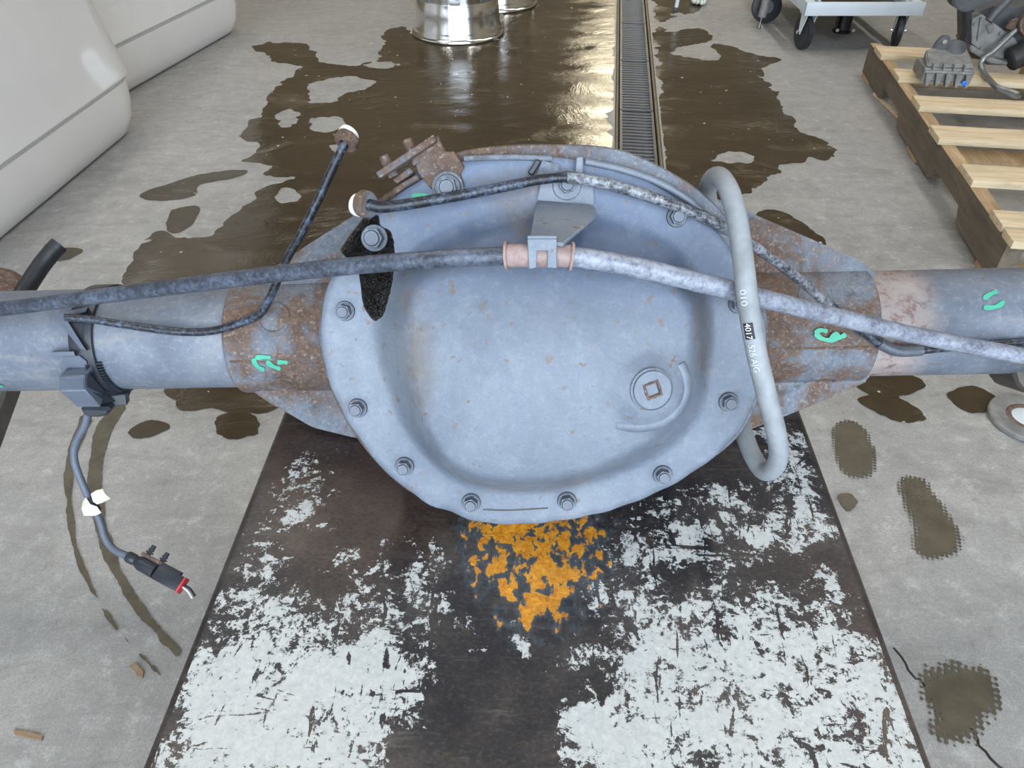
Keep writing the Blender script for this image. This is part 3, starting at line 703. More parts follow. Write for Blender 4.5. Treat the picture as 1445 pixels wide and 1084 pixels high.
# tar patch laid over flange and dome
tp = [(483, 357), (495, 345), (508, 328), (522, 308), (533, 302), (538, 318), (552, 326), (557, 345), (558, 372), (552, 405), (546, 432), (532, 455), (518, 443), (511, 425), (507, 395), (502, 374), (492, 366)]
tpv = smooth_path([Vector((x, y, 0)) for x, y in tp], 4, True)
cen = Vector((528, 376, 0)); tv, tf = [], []; n = len(tpv)
for j, s in enumerate((1.0, .93, .75, .5, .25)):
    for p in tpv:
        jit = random.uniform(-1.3, 1.3) if j == 0 else 0
        q_ = cen + (p - cen) * s; tv.append(S(q_.x + jit, q_.y + jit, (-.0005, .0014, .0017, .0019, .0022)[j]))
tv.append(S(cen.x, cen.y, .0022))
for j in range(4):
    for k in range(n): tf.append((j * n + k, j * n + (k + 1) % n, (j + 1) * n + (k + 1) % n, (j + 1) * n + k))
for k in range(n): tf.append((4 * n + k, 4 * n + (k + 1) % n, len(tv) - 1))
mesh('tar_patch', tv, tf, M_TAR, cover, True)
tube('tar_ridge', [S(x, y, .002) for x, y in ((486, 356), (500, 335), (520, 309))], .0035, M_TAR, cover, 8, 4)
# lead brown stain lines of sealant at the rim bottom
tube('seam_line', [S(x, y, .0000) for x, y in ((682, 719), (720, 720), (773, 717))], .0007, M_STEELD, cover, 6, 4)

# ---- housing: bowl behind the cover, the web between the trunnions, the pinion neck
H_TOP = [(452, 470), (460, 420), (474, 385), (496, 345), (525, 305), (560, 270), (604, 236), (650, 214), (720, 205), (800, 204), (868, 210), (925, 232), (985, 268), (1030, 315), (1062, 380), (1080, 440), (1084, 490), (1071, 552), (1046, 607), (1000, 648), (930, 688), (850, 718), (760, 732), (690, 732), (640, 720), (574, 688), (522, 638), (484, 582), (462, 527)]
_, rh = polar(H_TOP, .132)
vs, fs = [], []
def hring(n_, k_):
    for i in range(K): vs.append(clampz(Vector((CC.x * k_ + rh[i] * k_ * math.cos(ks[i]), CC.y * k_ + rh[i] * k_ * math.sin(ks[i]), n_))))
HS = [(.1395, .97), (.1395, .99), (.137, .998), (.122, 1.0), (.118, .985), (.112, .93), (.08, .915), (.04, .89), (.0, .82), (-.05, .66), (-.075, .5)]
for n_, k_ in HS: hring(n_, k_)
for i in range(len(HS) - 1):
    for k in range(K): l = (k + 1) % K; fs.append((i * K + k, i * K + l, (i + 1) * K + l, (i + 1) * K + k))
fs.append(tuple((len(HS) - 1) * K + k for k in range(K))); fs.append(tuple(range(K)))
housing = sharp(mesh('differential_housing', vs, fs, M_CAST, axle), 40)
WEB = [(372, 386), (440, 341), (505, 300), (560, 264), (604, 240), (660, 230), (760, 225), (870, 228), (935, 243), (1000, 275), (1060, 300), (1120, 326), (1180, 352), (1226, 374), (1240, 390), (1240, 440), (1228, 538), (1180, 560), (1100, 592), (1050, 612), (960, 640), (560, 660), (500, 634), (440, 606), (370, 564), (345, 545), (330, 480), (335, 420)]
web = prism('housing_web', WEB, lambda p, h: clampz(A(p[0], p[1], .022) + Vector((0, 0, h - .022))), -.03, .022, M_CAST, housing, .003)
lathe('pinion_neck', [(.062, -.06), (.055, -.09), (.05, -.12), (.05, -.235), (.058, -.24), (.058, -.262), (.0, -.262)], M_CAST2, axle, 40, Matrix.Translation((CC.x * .6, .012, 0)))
XA = Matrix.Rotation(R(90), 4, 'Y')               # local z -> axle x
def axis_lathe(name, prof, mat, parent=axle, seg=64, deg=30): return lathe(name, prof, mat, parent, seg, XA, deg)
xL0 = A(316, 480, .05).x; xL1 = A(500, 480, .05).x; xR0 = A(1030, 470, .05).x; xR1 = A(1241, 455, .05).x
RT_ = .0508; RC = .0565
tubL = axis_lathe('axle_tube', [(RT_, PL_.x - AO.x - .35), (RT_, xL0 + .02)], M_TUBE)
tubR = axis_lathe('axle_tube', [(RT_, xR1 - .02), (RT_, PR_.x - AO.x + .35)], mat_tube('rust_banded_tube', (xR1 + .035, xR1 + .055)))
trL = axis_lathe('trunnion', [(RT_ - .004, xL0 - .001), (RC - .0015, xL0), (RC, xL0 + .002), (RC, xL0 + .02), (RC + .001, xL1), (RT_ - .01, xL1)], M_CAST)
trR = axis_lathe('trunnion', [(RT_ - .01, xR0), (RC + .001, xR0), (RC, xR1 - .02), (RC, xR1 - .002), (RC - .0015, xR1), (RT_ - .004, xR1 + .001)], M_CAST)
def cyl_pt(px, py, rad, x_off=0.0):
    """pixel -> point on a cylinder round the axle line"""
    o = AMI @ CAM; d = AMI.to_3x3() @ ray(px, py)
    a = d.y ** 2 + d.z ** 2; b = 2 * (o.y * d.y + o.z * d.z); c = o.y ** 2 + o.z ** 2 - rad ** 2; D = b * b - 4 * a * c
    t = (-b - math.sqrt(D)) / (2 * a) if D > 0 else -b / (2 * a); return o + d * t
for par, px, py, rr in ((trL, 386, 450, .0165), (trL, 402, 544, .0145), (trR, 1158, 538, .0155), (trR, 1150, 420, .0165)):
    p = cyl_pt(px, py, RC); nrm = Vector((0, p.y, p.z)).normalized()
    lathe('plug_weld', [(rr, -.004), (rr, .0008), (rr * .92, .0022), (rr * .78, .0018), (rr * .7, .0004), (rr * .3, -.0002), (0, .0004)], M_CAST, par, 32, align_z(p - nrm * .001, nrm))
for par, a, b in ((trL, (325, 510), (458, 512)), (trR, (1085, 492), (1225, 490))):
    tube('casting_seam', [cyl_pt(a[0] + (b[0] - a[0]) * t, a[1] + (b[1] - a[1]) * t, RC - .0003) for t in np.linspace(0, 1, 6)], .0014, M_RUST, par, 8, 3)
# mint paint-pen strokes on castings and tube
def stroke(parent, pts, w, fn):
    P = smooth_path([Vector((x, y, 0)) for x, y in pts], 6); v, f = [], []
    for i, p in enumerate(P):
        t = (P[min(i + 1, len(P) - 1)] - P[max(i - 1, 0)]).normalized(); s = Vector((-t.y, t.x, 0)) * (w / 2 * (.9 + .15 * math.sin(i * .6)) * (0.55 if i in (0, len(P) - 1) else 1))
        for k in (-1, -.4, .4, 1): q_ = p + s * k; v.append(fn(q_.x, q_.y))
    m_ = len(P)
    for i in range(m_ - 1):
        for k in range(3): f.append((i * 4 + k, i * 4 + k + 1, i * 4 + 5 + k, i * 4 + 4 + k))
    return mesh('paint_mark', v, f, M_GREEN, parent, True)
cr = lambda rad: (lambda x, y: cyl_pt(x, y, rad))
for pts in (((357, 506), (362, 516), (373, 523)), ((360, 505), (371, 504), (382, 505)), ((376, 510), (385, 517), (396, 521)), ((391, 512), (398, 511), (406, 512))): stroke(trL, pts, 6.5, cr(RC + .0016))
for pts in (((1150, 471), (1160, 478), (1172, 480), (1184, 477), (1194, 472)), ((1150, 471), (1158, 466), (1168, 468)), ((1172, 479), (1180, 471), (1184, 476))): stroke(trR, pts, 7, cr(RC + .0030))
for pts in (((1388, 422), (1398, 415), (1408, 411)), ((1388, 434), (1400, 434), (1410, 431), (1417, 425))): stroke(tubR, pts, 7, cr(RT_ + .0012))
stroke(tubL, ((-6, 543), (0, 545), (4, 546)), 4, cr(RT_ + .0012))
stroke(cover, ((581, 277), (592, 275), (604, 276)), 6, lambda x, y: S(x, y, .0008))

# ---- long conduit pipe across the cover
PIPE = [(-120, 448, .075), (0, 436, .088), (150, 417, .11), (300, 398, .14), (450, 380, .175), (600, 367, .203), (715, 361, .212), (760, 361, .213), (806, 362, .212), (900, 378, .207), (1000, 402, .195), (1070, 420, .178), (1180, 447, .14), (1300, 475, .105), (1445, 503, .082), (1560, 525, .07)]
PP = smooth_path(AP(PIPE), 10)
mid = 10 * 7
pipe = tube('conduit_pipe', PP[:mid + 1], .0066, M_PIPE, axle, 16, raw=True)
tube('conduit_sheath', PP[mid:], .0071, M_PIPE2, pipe, 16, raw=True, wob=.035)
def near(px): return min(range(len(PP)), key=lambda i: abs((PP[i] - A(px, 361, PP[i].z)).x))
i0, i1 = near(716), near(805)
slv = tube('rubber_sleeve', PP[i0:i1 + 1], .0082, M_PINK, pipe, 20, raw=True)
for i in (i0, i1):
    lathe('sleeve_flange', [(.007, -.0009), (.0102, -.0009), (.0102, .0009), (.007, .0009)], M_PINK, slv, 24, align_z(PP[i], PP[min(i + 1, len(PP) - 1)] - PP[i - 1]), closed=True)
# ---- bracket holding the pipe: flat foot, bent-out tongue, slotted saddle
brk = prism('pipe_bracket', [(758, 283), (765, 250), (800, 243), (836, 250), (838, 290)], lambda p, h: S(p[0], p[1], 0) * 1.0 + Vector((0, 0, h)), -.002, .0035, M_COVER, axle, .0006)
def plate(name, quad, th, mat, parent, bev=.0006):
    P = [A(*q_) for q_ in quad]; nrm = (P[1] - P[0]).cross(P[2] - P[1]).normalized()
    if nrm.z < 0: nrm = -nrm
    bm = bmesh.new(); f_ = [bm.verts.new(p) for p in P]; g_ = [bm.verts.new(p - nrm * th) for p in P]; m_ = len(P)
    bm.faces.new(f_); bm.faces.new(g_[::-1])
    for i in range(m_): bm.faces.new((f_[i], f_[(i + 1) % m_], g_[(i + 1) % m_], g_[i]))
    bmesh.ops.recalc_face_normals(bm, faces=bm.faces)
    if bev: bmesh.ops.bevel(bm, geom=bm.edges[:], offset=bev, segments=1, affect='EDGES')
    return from_bm(name, bm, mat, parent)
nb = S(790, 290).z + .004; nk = .2185
def nn(y): return nb + (nk - nb) * (y - 284) / (340 - 284)
plate('bracket_tongue', [(757, 284, nn(284)), (832, 288, nn(288)), (841, 294, nn(294)), (841, 304, nn(304)), (795, 343, nn(343)), (747, 340, nn(340))], .003, M_COVER, brk)
sad = [(744, 337), (786, 337), (786, 379), (772, 378), (773, 354), (758, 354), (757, 378), (746, 380)]
plate('bracket_saddle', [(x, y, nk + .0045) for x, y in sad], .0026, M_COVER, brk, 0.0005)
plate('saddle_top', [(744, 337, nk + .0045), (786, 337, nk + .0045), (786, 340, nk - .012), (746, 340, nk - .012)], .0022, M_COVER, brk, 0.0004)
lathe('bracket_boss', [(.0125, 0), (.0125, .0018), (.0108, .003), (.0095, .0012), (0, .0012)], M_CAST2, brk, 32, align_z(S(800, 262, .001), (0, 0, 1)))
# small black clip and tabs on the top rim
clip = plate('vent_clip', [(744, 244, NF + .006), (757, 224, NF + .006), (764, 228, NF + .006), (752, 248, NF + .006)], .006, M_PLASTD, axle, .001)
plate('clip_tab', [(756, 247, NF + .002), (765, 226, NF + .003), (790, 232, NF + .003), (792, 247, NF + .002)], .004, M_CAST2, clip, .0005)
plate('rim_tab', [(811, 246, NF + .006), (813, 222, NF + .006), (823, 220, NF + .006), (824, 246, NF + .004)], .006, M_COVER, axle, .0008)
tube('rim_lip', [A(x, y, NF + .001) for x, y in ((655, 224), (720, 222), (779, 224))], .0022, M_CAST2, axle, 8, 6)
tube('rim_lip', [A(x, y, NF + .001) for x, y in ((826, 228), (880, 240), (930, 258), (975, 285), (1010, 318))], .0026, M_COVER, axle, 8, 6)

# ---- brake lines
LA = [(516, 288, .172), (545, 292, .17), (620, 281, .165), (700, 266, .161), (760, 254, .159), (800, 251, .158), (840, 256, .157), (900, 272, .156), (970, 297, .153), (1020, 320, .145), (1070, 352, .115), (1120, 388, .09), (1170, 430, .075), (1215, 466, .067), (1248, 488, .063), (1275, 496, .06), (1330, 491, .056), (1390, 487, .054), (1445, 483, .054), (1530, 478, .054)]
LP = smooth_path(AP(LA), 8)
cutk = 8 * 5
la = tube('brake_line', LP[:cutk + 1], .0042, M_LINE, axle, 12, raw=True, rfun=lambda t: .0046 - .0010 * t)
tube('line_sheath', LP[cutk:8 * 12 + 1], .0042, M_LINE2, la, 12, raw=True, wob=.10)
tube('line_tail', LP[8 * 12:], .0040, M_LINE, la, 12, raw=True)
tube('line_union', LP[8 * 14 - 2:8 * 15 + 5], .0052, M_BOLT, la, 10, raw=True)
LB = [(489, 199, .10), (472, 232, .098), (450, 280, .094), (425, 330, .088), (405, 365, .082), (392, 395, .074), (380, 422, .068), (368, 442, .064), (345, 454, .0605), (300, 467, .058), (250, 468, .058), (180, 459, .059), (130, 451, .061), (92, 448, .063)]
lb = tube('brake_line', AP(LB), .0037, M_LINE, axle, 12, 8)
def flare_nut(parent, p, d):
    M_ = align_z(p, d)
    n_ = lathe('flare_nut', [(.0045, -.004), (.0088, -.004), (.0100, -.002), (.0100, .003), (.0088, .005), (.0050, .005)], M_RUST, parent, 6 * 4, M_, closed=True)
    lathe('nut_cap', [(.0, .0075), (.0082, .0075), (.0086, .006), (.0086, .0035), (.0, .0035)], M_WHITE, n_, 24, M_ @ Matrix.Translation((.0018, .0006, .001)))
    return n_
Pa = AP(LA[:2]); flare_nut(la, Pa[0], (Pa[0] - Pa[1]).normalized() + Vector((-.1, .1, -.75)))
Pb = AP(LB[:2]); flare_nut(lb, Pb[0], (Pb[0] - Pb[1]).normalized() + Vector((.1, .2, -.9)))

# ---- rusty stud bracket on the top left of the housing
NB = NF + .004
rb_ = plate('stud_bracket', [(582, 219, NB), (614, 192, NB + .004), (618, 193, NB + .004), (624, 206, NB + .003), (629, 215, NB), (640, 214, NB), (646, 222, NB), (655, 236, NB), (649, 246, NB), (655, 262, NB), (650, 275, NB), (636, 281, NB), (618, 277, NB), (604, 262, NB), (590, 244, NB)], .004, M_RUST, axle, .0007)
bar('bracket_strip', A(536, 249, NB + .002), A(616, 196, NB + .002), .016, .0052, M_RUST, rb_, .001, upv=(A(600, 260, NB) - A(570, 215, NB)))
for (x, y), (x2, y2) in (((541, 220), (556, 250)), ((574, 197), (590, 232))):
    d_ = (A(x2, y2, NB) - A(x, y, NB)); lathe('stud', [(0, 0), (.0034, 0), (.0042, .001), (.0042, d_.length), (0, d_.length)], M_RUST, rb_, 16, align_z(A(x, y, NB - .002), d_))
plate('bracket_block', [(553, 253, NB - .004), (578, 235, NB - .004), (584, 243, NB - .004), (560, 261, NB - .004)], .012, M_RUST, rb_, .001)
lathe('bracket_washer', [(0, 0), (.0122, 0), (.0122, .0012), (.0108, .002), (0, .0026)], M_CAST2, rb_, 32, align_z(A(632, 265, NB - .0005), (0, 0, 1)))
hb = b0.copy(); COL.objects.link(hb); hb.parent = rb_; hb.location = A(632, 265, NB + .002); hb.scale = (1.25, 1.25, 1.0)
tube('gasket_edge', [A(x, y, NF + .003) for x, y in ((530, 292), (560, 268), (590, 250))], .0026, M_RUST, axle, 8, 4)

# ---- grey hose looping over the right of the cover
HO = [(1003, 300, .075), (998, 272, .098), (1004, 253, .125), (1016, 250, .155), (1029, 270, .178), (1040, 310, .19), (1049, 370, .202), (1056, 430, .206), (1066, 490, .205), (1080, 550, .203), (1094, 605, .197), (1099, 640, .186), (1092, 661, .172), (1078, 665, .157), (1063, 645, .142), (1050, 612, .118), (1046, 585, .09)]
HPt = smooth_path(AP(HO), 8)
hose = tube('vent_hose', HPt, .0074, M_HOSE, axle, 18, raw=True, wob=.012)
# hose lettering: raised characters wrapped on the hose
def text_mesh(s, size):
    c = bpy.data.curves.new('t', 'FONT'); c.body = s; c.size = size; c.extrude = 0.0; c.align_x = 'CENTER'; c.align_y = 'CENTER'
    o = bpy.data.objects.new('t', c); COL.objects.link(o); dg = bpy.context.evaluated_depsgraph_get(); me = bpy.data.meshes.new_from_object(o.evaluated_get(dg)); bpy.data.objects.remove(o); return me
M_INK = plain('pale_hose_print', srgb(196, 204, 208), 0.6, 0, 0.05); M_INKD = plain('dark_hose_label', srgb(34, 38, 46), 0.6, 0, 0.1)
camL = AMI @ CAM
def hose_text(s, y0, y1, mat, size=.006, band=None):
    i0 = min(range(len(HPt)), key=lambda i: (HPt[i] - A(1050, y0, .205)).length); 
    ys = [(v, i) for i, v in enumerate(HPt)]
    def at(y):
        best = min(range(8 * 4, 8 * 12), key=lambda i: abs(A(1060, y, HPt[i].z).y - HPt[i].y)); return best
    a, b = at(y0), at(y1); pa, pb = HPt[a], HPt[b]; L_ = (pb - pa).length; t = (pb - pa).normalized()
    v = (camL - pa).normalized(); side = t.cross(v).normalized(); out = side.cross(t).normalized()
    if band:
        vb, fb = [], []
        for i in range(a, b + 1):
            tt = (HPt[i + 1] - HPt[i - 1]).normalized(); sd = tt.cross(v).normalized(); ot = sd.cross(tt).normalized()
            for th in (-.15, .15, .45, .8): vb.append(HPt[i] + (sd * -math.sin(th) * -1 + ot * math.cos(th)) * .0077)
        for i in range(b - a):
            for k in range(3): fb.append((i * 4 + k, i * 4 + k + 1, i * 4 + 5 + k, i * 4 + 4 + k))
        mesh('hose_label', vb, fb, band, hose, True)
    me = text_mesh(s, size); xs = [q.co.x for q in me.vertices]; w = max(xs) - min(xs); sc_ = L_ / w
    for q in me.vertices:
        f = (q.co.x - min(xs)) / w; fi = a + f * (b - a); i = int(fi); c_ = HPt[i].lerp(HPt[min(i + 1, len(HPt) - 1)], fi - i)
        th = q.co.y / .0074 - .38
        q.co = c_ + (-side * math.sin(th) * 1 + out * math.cos(th)) * .0080
    link('hose_print', me, mat, hose)
hose_text('010', 405, 428, M_INK)
hose_text('4017', 455, 474, M_WHITE, .0055, M_INKD)
hose_text('526 AJG', 480, 518, M_INK)

# ---- wheel-speed sensor clamp round the left tube, with its pigtail
xa = A(100, 480, .05).x; xb = A(132, 480, .05).x
clampr = axis_lathe('sensor_clamp', [(RT_ + .0002, xa), (RT_ + .004, xa), (RT_ + .0045, xa + .002), (RT_ + .0045, xb - .002), (RT_ + .004, xb), (RT_ + .0002, xb)], M_PLASTD, axle, 64)
for i in range(16):                                   # tooth band on the lower front
    th = R(-18 - i * 3.4); p = Vector((xb + .0025, math.sin(th) * (RT_ + .002), math.cos(th) * (RT_ + .002)))
    box('clamp_tooth', p, (.004, .0014, .004), M_PLASTD, clampr, 0, Matrix.Rotation(-th, 3, 'X'))
ca = xb - xa
def cpx(px, py, rad): return cyl_pt(px, py, rad)
# triangular strap wings that taper towards the block
def cyl_patch(name, quads, r0, r1, mat, parent):
    v, f = [], []
    for poly in quads:
        i = len(v); n = len(poly)
        v += [cpx(x, y, r1) for x, y in poly]; v += [cpx(x, y, r0) for x, y in poly]
        f.append(tuple(range(i, i + n))); f.append(tuple(range(i + 2 * n - 1, i + n - 1, -1)))
        for k in range(n): f.append((i + k, i + (k + 1) % n, i + n + (k + 1) % n, i + n + k))
    return sharp(mesh(name, v, f, mat, parent), 30)
cyl_patch('clamp_wing', [[(83, 442), (124, 433), (121, 440), (92, 448), (116, 486), (122, 495), (113, 492), (87, 460)]], RT_ + .003, RT_ + .010, M_PLAST, clampr)
cyl_patch('clamp_window', [[(92, 456), (118, 456), (118, 478), (114, 482)]], RT_ + .004, RT_ + .0052, M_BLACKR, clampr)
cyl_patch('clamp_window', [[(96, 442), (122, 436), (122, 445), (104, 447)]], RT_ + .004, RT_ + .0052, M_BLACKR, clampr)
cyl_patch('clamp_plate', [[(88, 503), (112, 502), (122, 510), (125, 525), (120, 534), (86, 532)]], RT_ + .002, RT_ + .0060, M_PLAST, clampr)
cyl_patch('clamp_lug', [[(72, 497), (104, 496), (106, 502), (72, 503)]], RT_ + .002, RT_ + .010, M_PLAST, clampr)
blk = plate('clamp_block', [(83, 531, .066), (119, 530, .066), (120, 551, .060), (83, 552, .060)], .02, M_PLAST, clampr, .001)
for i in range(7):
    y = 533.5 + i * 2.5; tube('block_rib', [A(84, y, .0662 - (y - 531) * .00028), A(118, y, .0662 - (y - 531) * .00028)], .0006, M_PLAST, blk, 6, 2)
plate('clamp_chin', [(83, 552, .060), (120, 551, .060), (142, 575, .040), (109, 575, .042)], .02, M_PLAST, clampr, .001)
plate('clamp_jaw', [(121, 530, .062), (128, 532, .058), (150, 556, .03), (186, 552, .012), (178, 573, .012), (142, 575, .028), (121, 552, .056)], .018, M_PLASTD, clampr, .0015)
plate('jaw_latch', [(155, 558, .026), (178, 556, .022), (180, 572, .02), (158, 574, .024)], .012, M_PLASTD, clampr, .001)
plate('clamp_socket', [(111, 575, .040), (156, 576, .036), (154, 587, .034), (134, 591, .034), (118, 589, .036)], .03, M_PLASTD, clampr, .003)
# pigtail cable hangs from the socket
def W_(px, py, d): return AMI @ atd(px, py, d)
CB = [(124, 584, .770), (119, 602, .775), (107, 625, .782), (105, 650, .788), (116, 682, .792), (130, 712, .794), (141, 735, .795), (148, 758, .795), (160, 775, .794), (182, 786, .792)]
cable = tube('sensor_cable', [W_(*p) for p in CB], .0038, M_PLAST, axle, 12, 8)
# connector: body, bulged shroud, plug, seal, two christmas-tree clips, exposed wires
ca_, cb_ = W_(180, 785, .792), W_(260, 828, .785)
ct = (cb_ - ca_).normalized(); cv = (AMI @ CAM - ca_).normalized(); cs = ct.cross(cv).normalized(); cu = cs.cross(ct).normalized(); CLn = (cb_ - ca_).length
def CP(t, s, u): return ca_ + ct * (t * CLn) + cs * s + cu * u
def cbox(name, t0, t1, w, h, s, u, mat, parent, bev=.001):
    return box(name, CP((t0 + t1) / 2, s, u), ((t1 - t0) * CLn, w, h), mat, parent, bev, frame_axes(ct, cs, cu))
conn = lathe('connector', [(.0, 0), (.0052, 0), (.0058, .002), (.0058, .008), (.005, .010), (.0062, .013), (.0075, .017), (.0078, .034), (0, .034)], M_PLASTD, cable, 28, Matrix.Translation(ca_) @ frame_axes(cs, cu, ct).to_4x4())
cbox('connector_plug', .52, .97, .016, .013, 0, 0, M_PLASTD, conn, .0015)
cbox('plug_lock', .55, .88, .008, .006, -.007, .003, M_BLACKR, conn, .001)
cbox('plug_seal', .955, .985, .0165, .0128, 0, .0004, M_RED, conn, .0006)
cbox('clip_strip', .18, .56, .004, .008, -.0088, .001, M_RUST, conn, .0008)
for t in (.26, .50):
    st_ = cbox('clip_stem', t - .03, t + .03, .012, .0035, -.015, .001, M_PLASTD, conn, .0005)
    for j in range(3): cbox('clip_barb', t - .055 + .012 * j, t + .055 - .012 * j, .0016, .0036, -.013 - j * .003, .001, M_PLASTD, st_, .0003)
tube('wire', [CP(.98, .001, 0), CP(1.08, .002, 0), CP(1.2, .006, -.001)], .0011, M_WHITE, conn, 8, 5)
tube('wire', [CP(.98, -.001, 0), CP(1.09, -.0008, 0), CP(1.22, .003, 0)], .0012, M_BLACKR, conn, 8, 5)
# crumpled tape flag
def tape(name, pts, d):
    v = [W_(x, y, d + random.uniform(-.004, .004)) for x, y in pts]; back = (camL - v[0]).normalized() * -.0008
    n = len(v); f = [tuple(range(n)), tuple(range(2 * n - 1, n - 1, -1))] + [(k, (k + 1) % n, n + (k + 1) % n, n + k) for k in range(n)]
    bm_ = mesh(name, v + [p + back for p in v], f, M_TAPE, cable); return bm_
tape('tape_flag', [(128, 697), (136, 692), (145, 690), (148, 697), (156, 704), (146, 709), (137, 712), (131, 708)], .786)
tape('tape_flag', [(116, 709), (121, 702), (128, 712), (137, 715), (143, 724), (134, 728), (118, 728), (115, 718)], .783)
tube('tape_band', [W_(126, 703, .7915), W_(137, 722, .793)], .0048, M_BLACKR, cable, 14, 4)

# ---- stub hose and hub ring behind the left tube, brackets below the tube ends
tube('rubber_hose_stub', [W_(22, 430, .84), W_(38, 405, .85), W_(58, 375, .86), (W_(74, 355, .865)), W_(84, 345, .868)], .0098, M_BLACKR, axle, 18, 8, wob=.02)
lathe('hub_ring', [(.022, -.01), (.046, -.01), (.05, -.004), (.05, .012), (.044, .018), (.022, .018)], M_RUST, axle, 48, align_z(W_(-16, 438, .86), (0.15, .6, .8)), closed=True)
plate('spring_perch', [(-90, 535, .01), (10, 535, .01), (6, 556, .01), (-26, 645, .01), (-90, 660, .01)], .03, M_STEELD, axle, .003)
plate('spring_perch', [(1425, 505, .02), (1500, 505, .02), (1500, 560, .02), (1446, 556, .02), (1434, 540, .02)], .05, M_STEELD, axle, .003)
tag(axle, 'rusty grey-blue truck rear axle with bolted differential cover lying on the lift table', 'rear axle')

# ================================================================== things standing on the floor
# loose flange ring near the right end of the axle
pf = onz(1449, 592, 0.004)
fl = lathe('flange_ring', [(.034, 0), (.060, 0), (.062, .002), (.062, .008), (.060, .010), (.036, .010), (.034, .008)], M_ALUG, None, 48, None, closed=True); fl.location = (pf.x, pf.y, 0.001)
lathe('flange_bore', [(.026, .001), (.034, .001), (.0345, .009), (.030, .0105), (.026, .009)], M_RUST, fl, 40, None, closed=True)
lathe('flange_plug', [(0, .001), (.0262, .001), (.0262, .007), (.02, .0085), (0, .0085)], M_PALE, fl, 32)
tag(fl, 'round grey flange with a rusty bore and pale plug lying on the concrete', 'flange')

# polished wheel rims
def make_rim(name, loc, rad, label):
    e = empty(name, loc=loc); s = rad / .212
    prof = [(.198, .004), (.204, .0), (.210, .0015), (.212, .006), (.210, .011), (.203, .014), (.1995, .019), (.1985, .028), (.196, .034), (.1925, .040), (.188, .10), (.184, .145), (.180, .150), (.1795, .156), (.180, .165), (.180, .185), (.186, .192), (.192, .198), (.194, .212), (.198, .222), (.200, .226), (.198, .229), (.190, .226), (.182, .20), (.172, .16), (.180, .08), (.190, .03)]
    lathe('rim_barrel', [(r * s, z * s) for r, z in prof], M_ALU, e, 96, None, 40, closed=True)
    hub = lathe('hub_disc', [(0, .16 * s), (.03 * s, .16 * s), (.03 * s, .17 * s), (.07 * s, .172 * s), (.075 * s, .165 * s), (.075 * s, .155 * s), (0, .155 * s)], M_ALUD, e, 40)
    for i in range(8):
        a = 2 * math.pi * i / 8; box('spoke', (math.cos(a) * .125 * s, math.sin(a) * .125 * s, .162 * s), (.115 * s, .045 * s, .018 * s), M_ALUD, e, .004, Matrix.Rotation(a, 3, 'Z'))
    return tag(e, label, 'wheel', 'polished wheel rims standing in the puddle')
pr = onz(647, 45); RIM = 65 / F_PX * (pr - CAM).dot(FW)
make_rim('alloy_wheel', (pr.x, pr.y, 0.001), RIM, 'polished aluminium wheel rim lying flat in the puddle, nearer the axle')
p2 = onz(700, 4); make_rim('alloy_wheel', (p2.x + .0, max(p2.y, pr.y + .36), 0.001), RIM, 'polished aluminium wheel rim behind the other rim, beside the drain')

# white body panels (vehicle doors standing on their lower edge)
def body_panel(name, a, b, length, label):
    """a->b: floor line of the lower edge, far end at b"""
    d = (b - a); d.z = 0; d.normalize(); nrm = Vector((d.y, -d.x, 0))
    e = empty(name, Matrix.Translation(b) @ frame_axes(d, -nrm, Vector((0, 0, 1))).to_4x4())
    # local: x along the panel (0 at the far end, negative towards the near end), y inwards, z up
    prof = [(0.035, 0.0), (0.012, 0.003), (0.0, 0.014), (-.012, .05), (-.020, .10), (-.022, .138), (-.0215, .150), (-.0165, .153), (-.0165, .158), (-.029, .161), (-.0345, .168), (-.0335, .178), (-.030, .19), (-.026, .23), (-.016, .30), (-.006, .36), (.002, .45), (.008, .60), (.012, .8), (.03, .95)]
    n = len(prof); v, f = [], []; xs_ = np.linspace(-length, 0, 40); cr_ = .055
    def xend(z):
        t = z
        base = -.0 + .015 * math.sin(min(1, z / .3) * math.pi) 
        if z < cr_: base -= cr_ - math.sqrt(max(0, cr_ ** 2 - (cr_ - z) ** 2))
        if z > .22: base -= (z - .22) * .02
        return base
    for i, x in enumerate(xs_):
        for (y, z) in prof:
            xx = x if x < -.12 else -.12 + (xend(z) + .12) * (x + .12) / .12
            rl = max(0, 1 - (-x) / .012)
            v.append((xx, y + .012 * rl, z))
    m_ = len(xs_)
    for i in range(m_ - 1):
        for k in range(n - 1): f.append((i * n + k, i * n + k + 1, (i + 1) * n + k + 1, (i + 1) * n + k))
    # back skin and closing faces
    o_ = len(v); v += [(p[0], .07, p[2]) for p in v[:]]
    for i in range(m_ - 1):
        for k in range(n - 1): f.append((o_ + i * n + k, o_ + (i + 1) * n + k, o_ + (i + 1) * n + k + 1, o_ + i * n + k + 1))
    for i in range(m_ - 1):
        for k in (0, n - 1): f.append((i * n + k, (i + 1) * n + k, o_ + (i + 1) * n + k, o_ + i * n + k))
    for i in (0, m_ - 1):
        for k in range(n - 1): f.append((i * n + k, i * n + k + 1, o_ + i * n + k + 1, o_ + i * n + k))
    sk = sharp(mesh('outer_skin', v, f, M_CAR, e), 38)
    bar('rubber_seal', (-length + .02, .045, .004), (-.09, .045, .004), .02, .008, M_BLACKR, e, .002)
    return tag(e, label, 'body panel', 'white vehicle body panels standing along the wall')
a1, b1 = onz(0, 345), onz(192, 184)
body_panel('body_panel', a1, b1, 1.15, 'white vehicle body panel with moulded crease, nearer the axle')
a2, b2 = onz(197, 124), onz(336, 44)
body_panel('body_panel', a2, b2, 1.05, 'white vehicle body panel standing behind the nearer white panel')

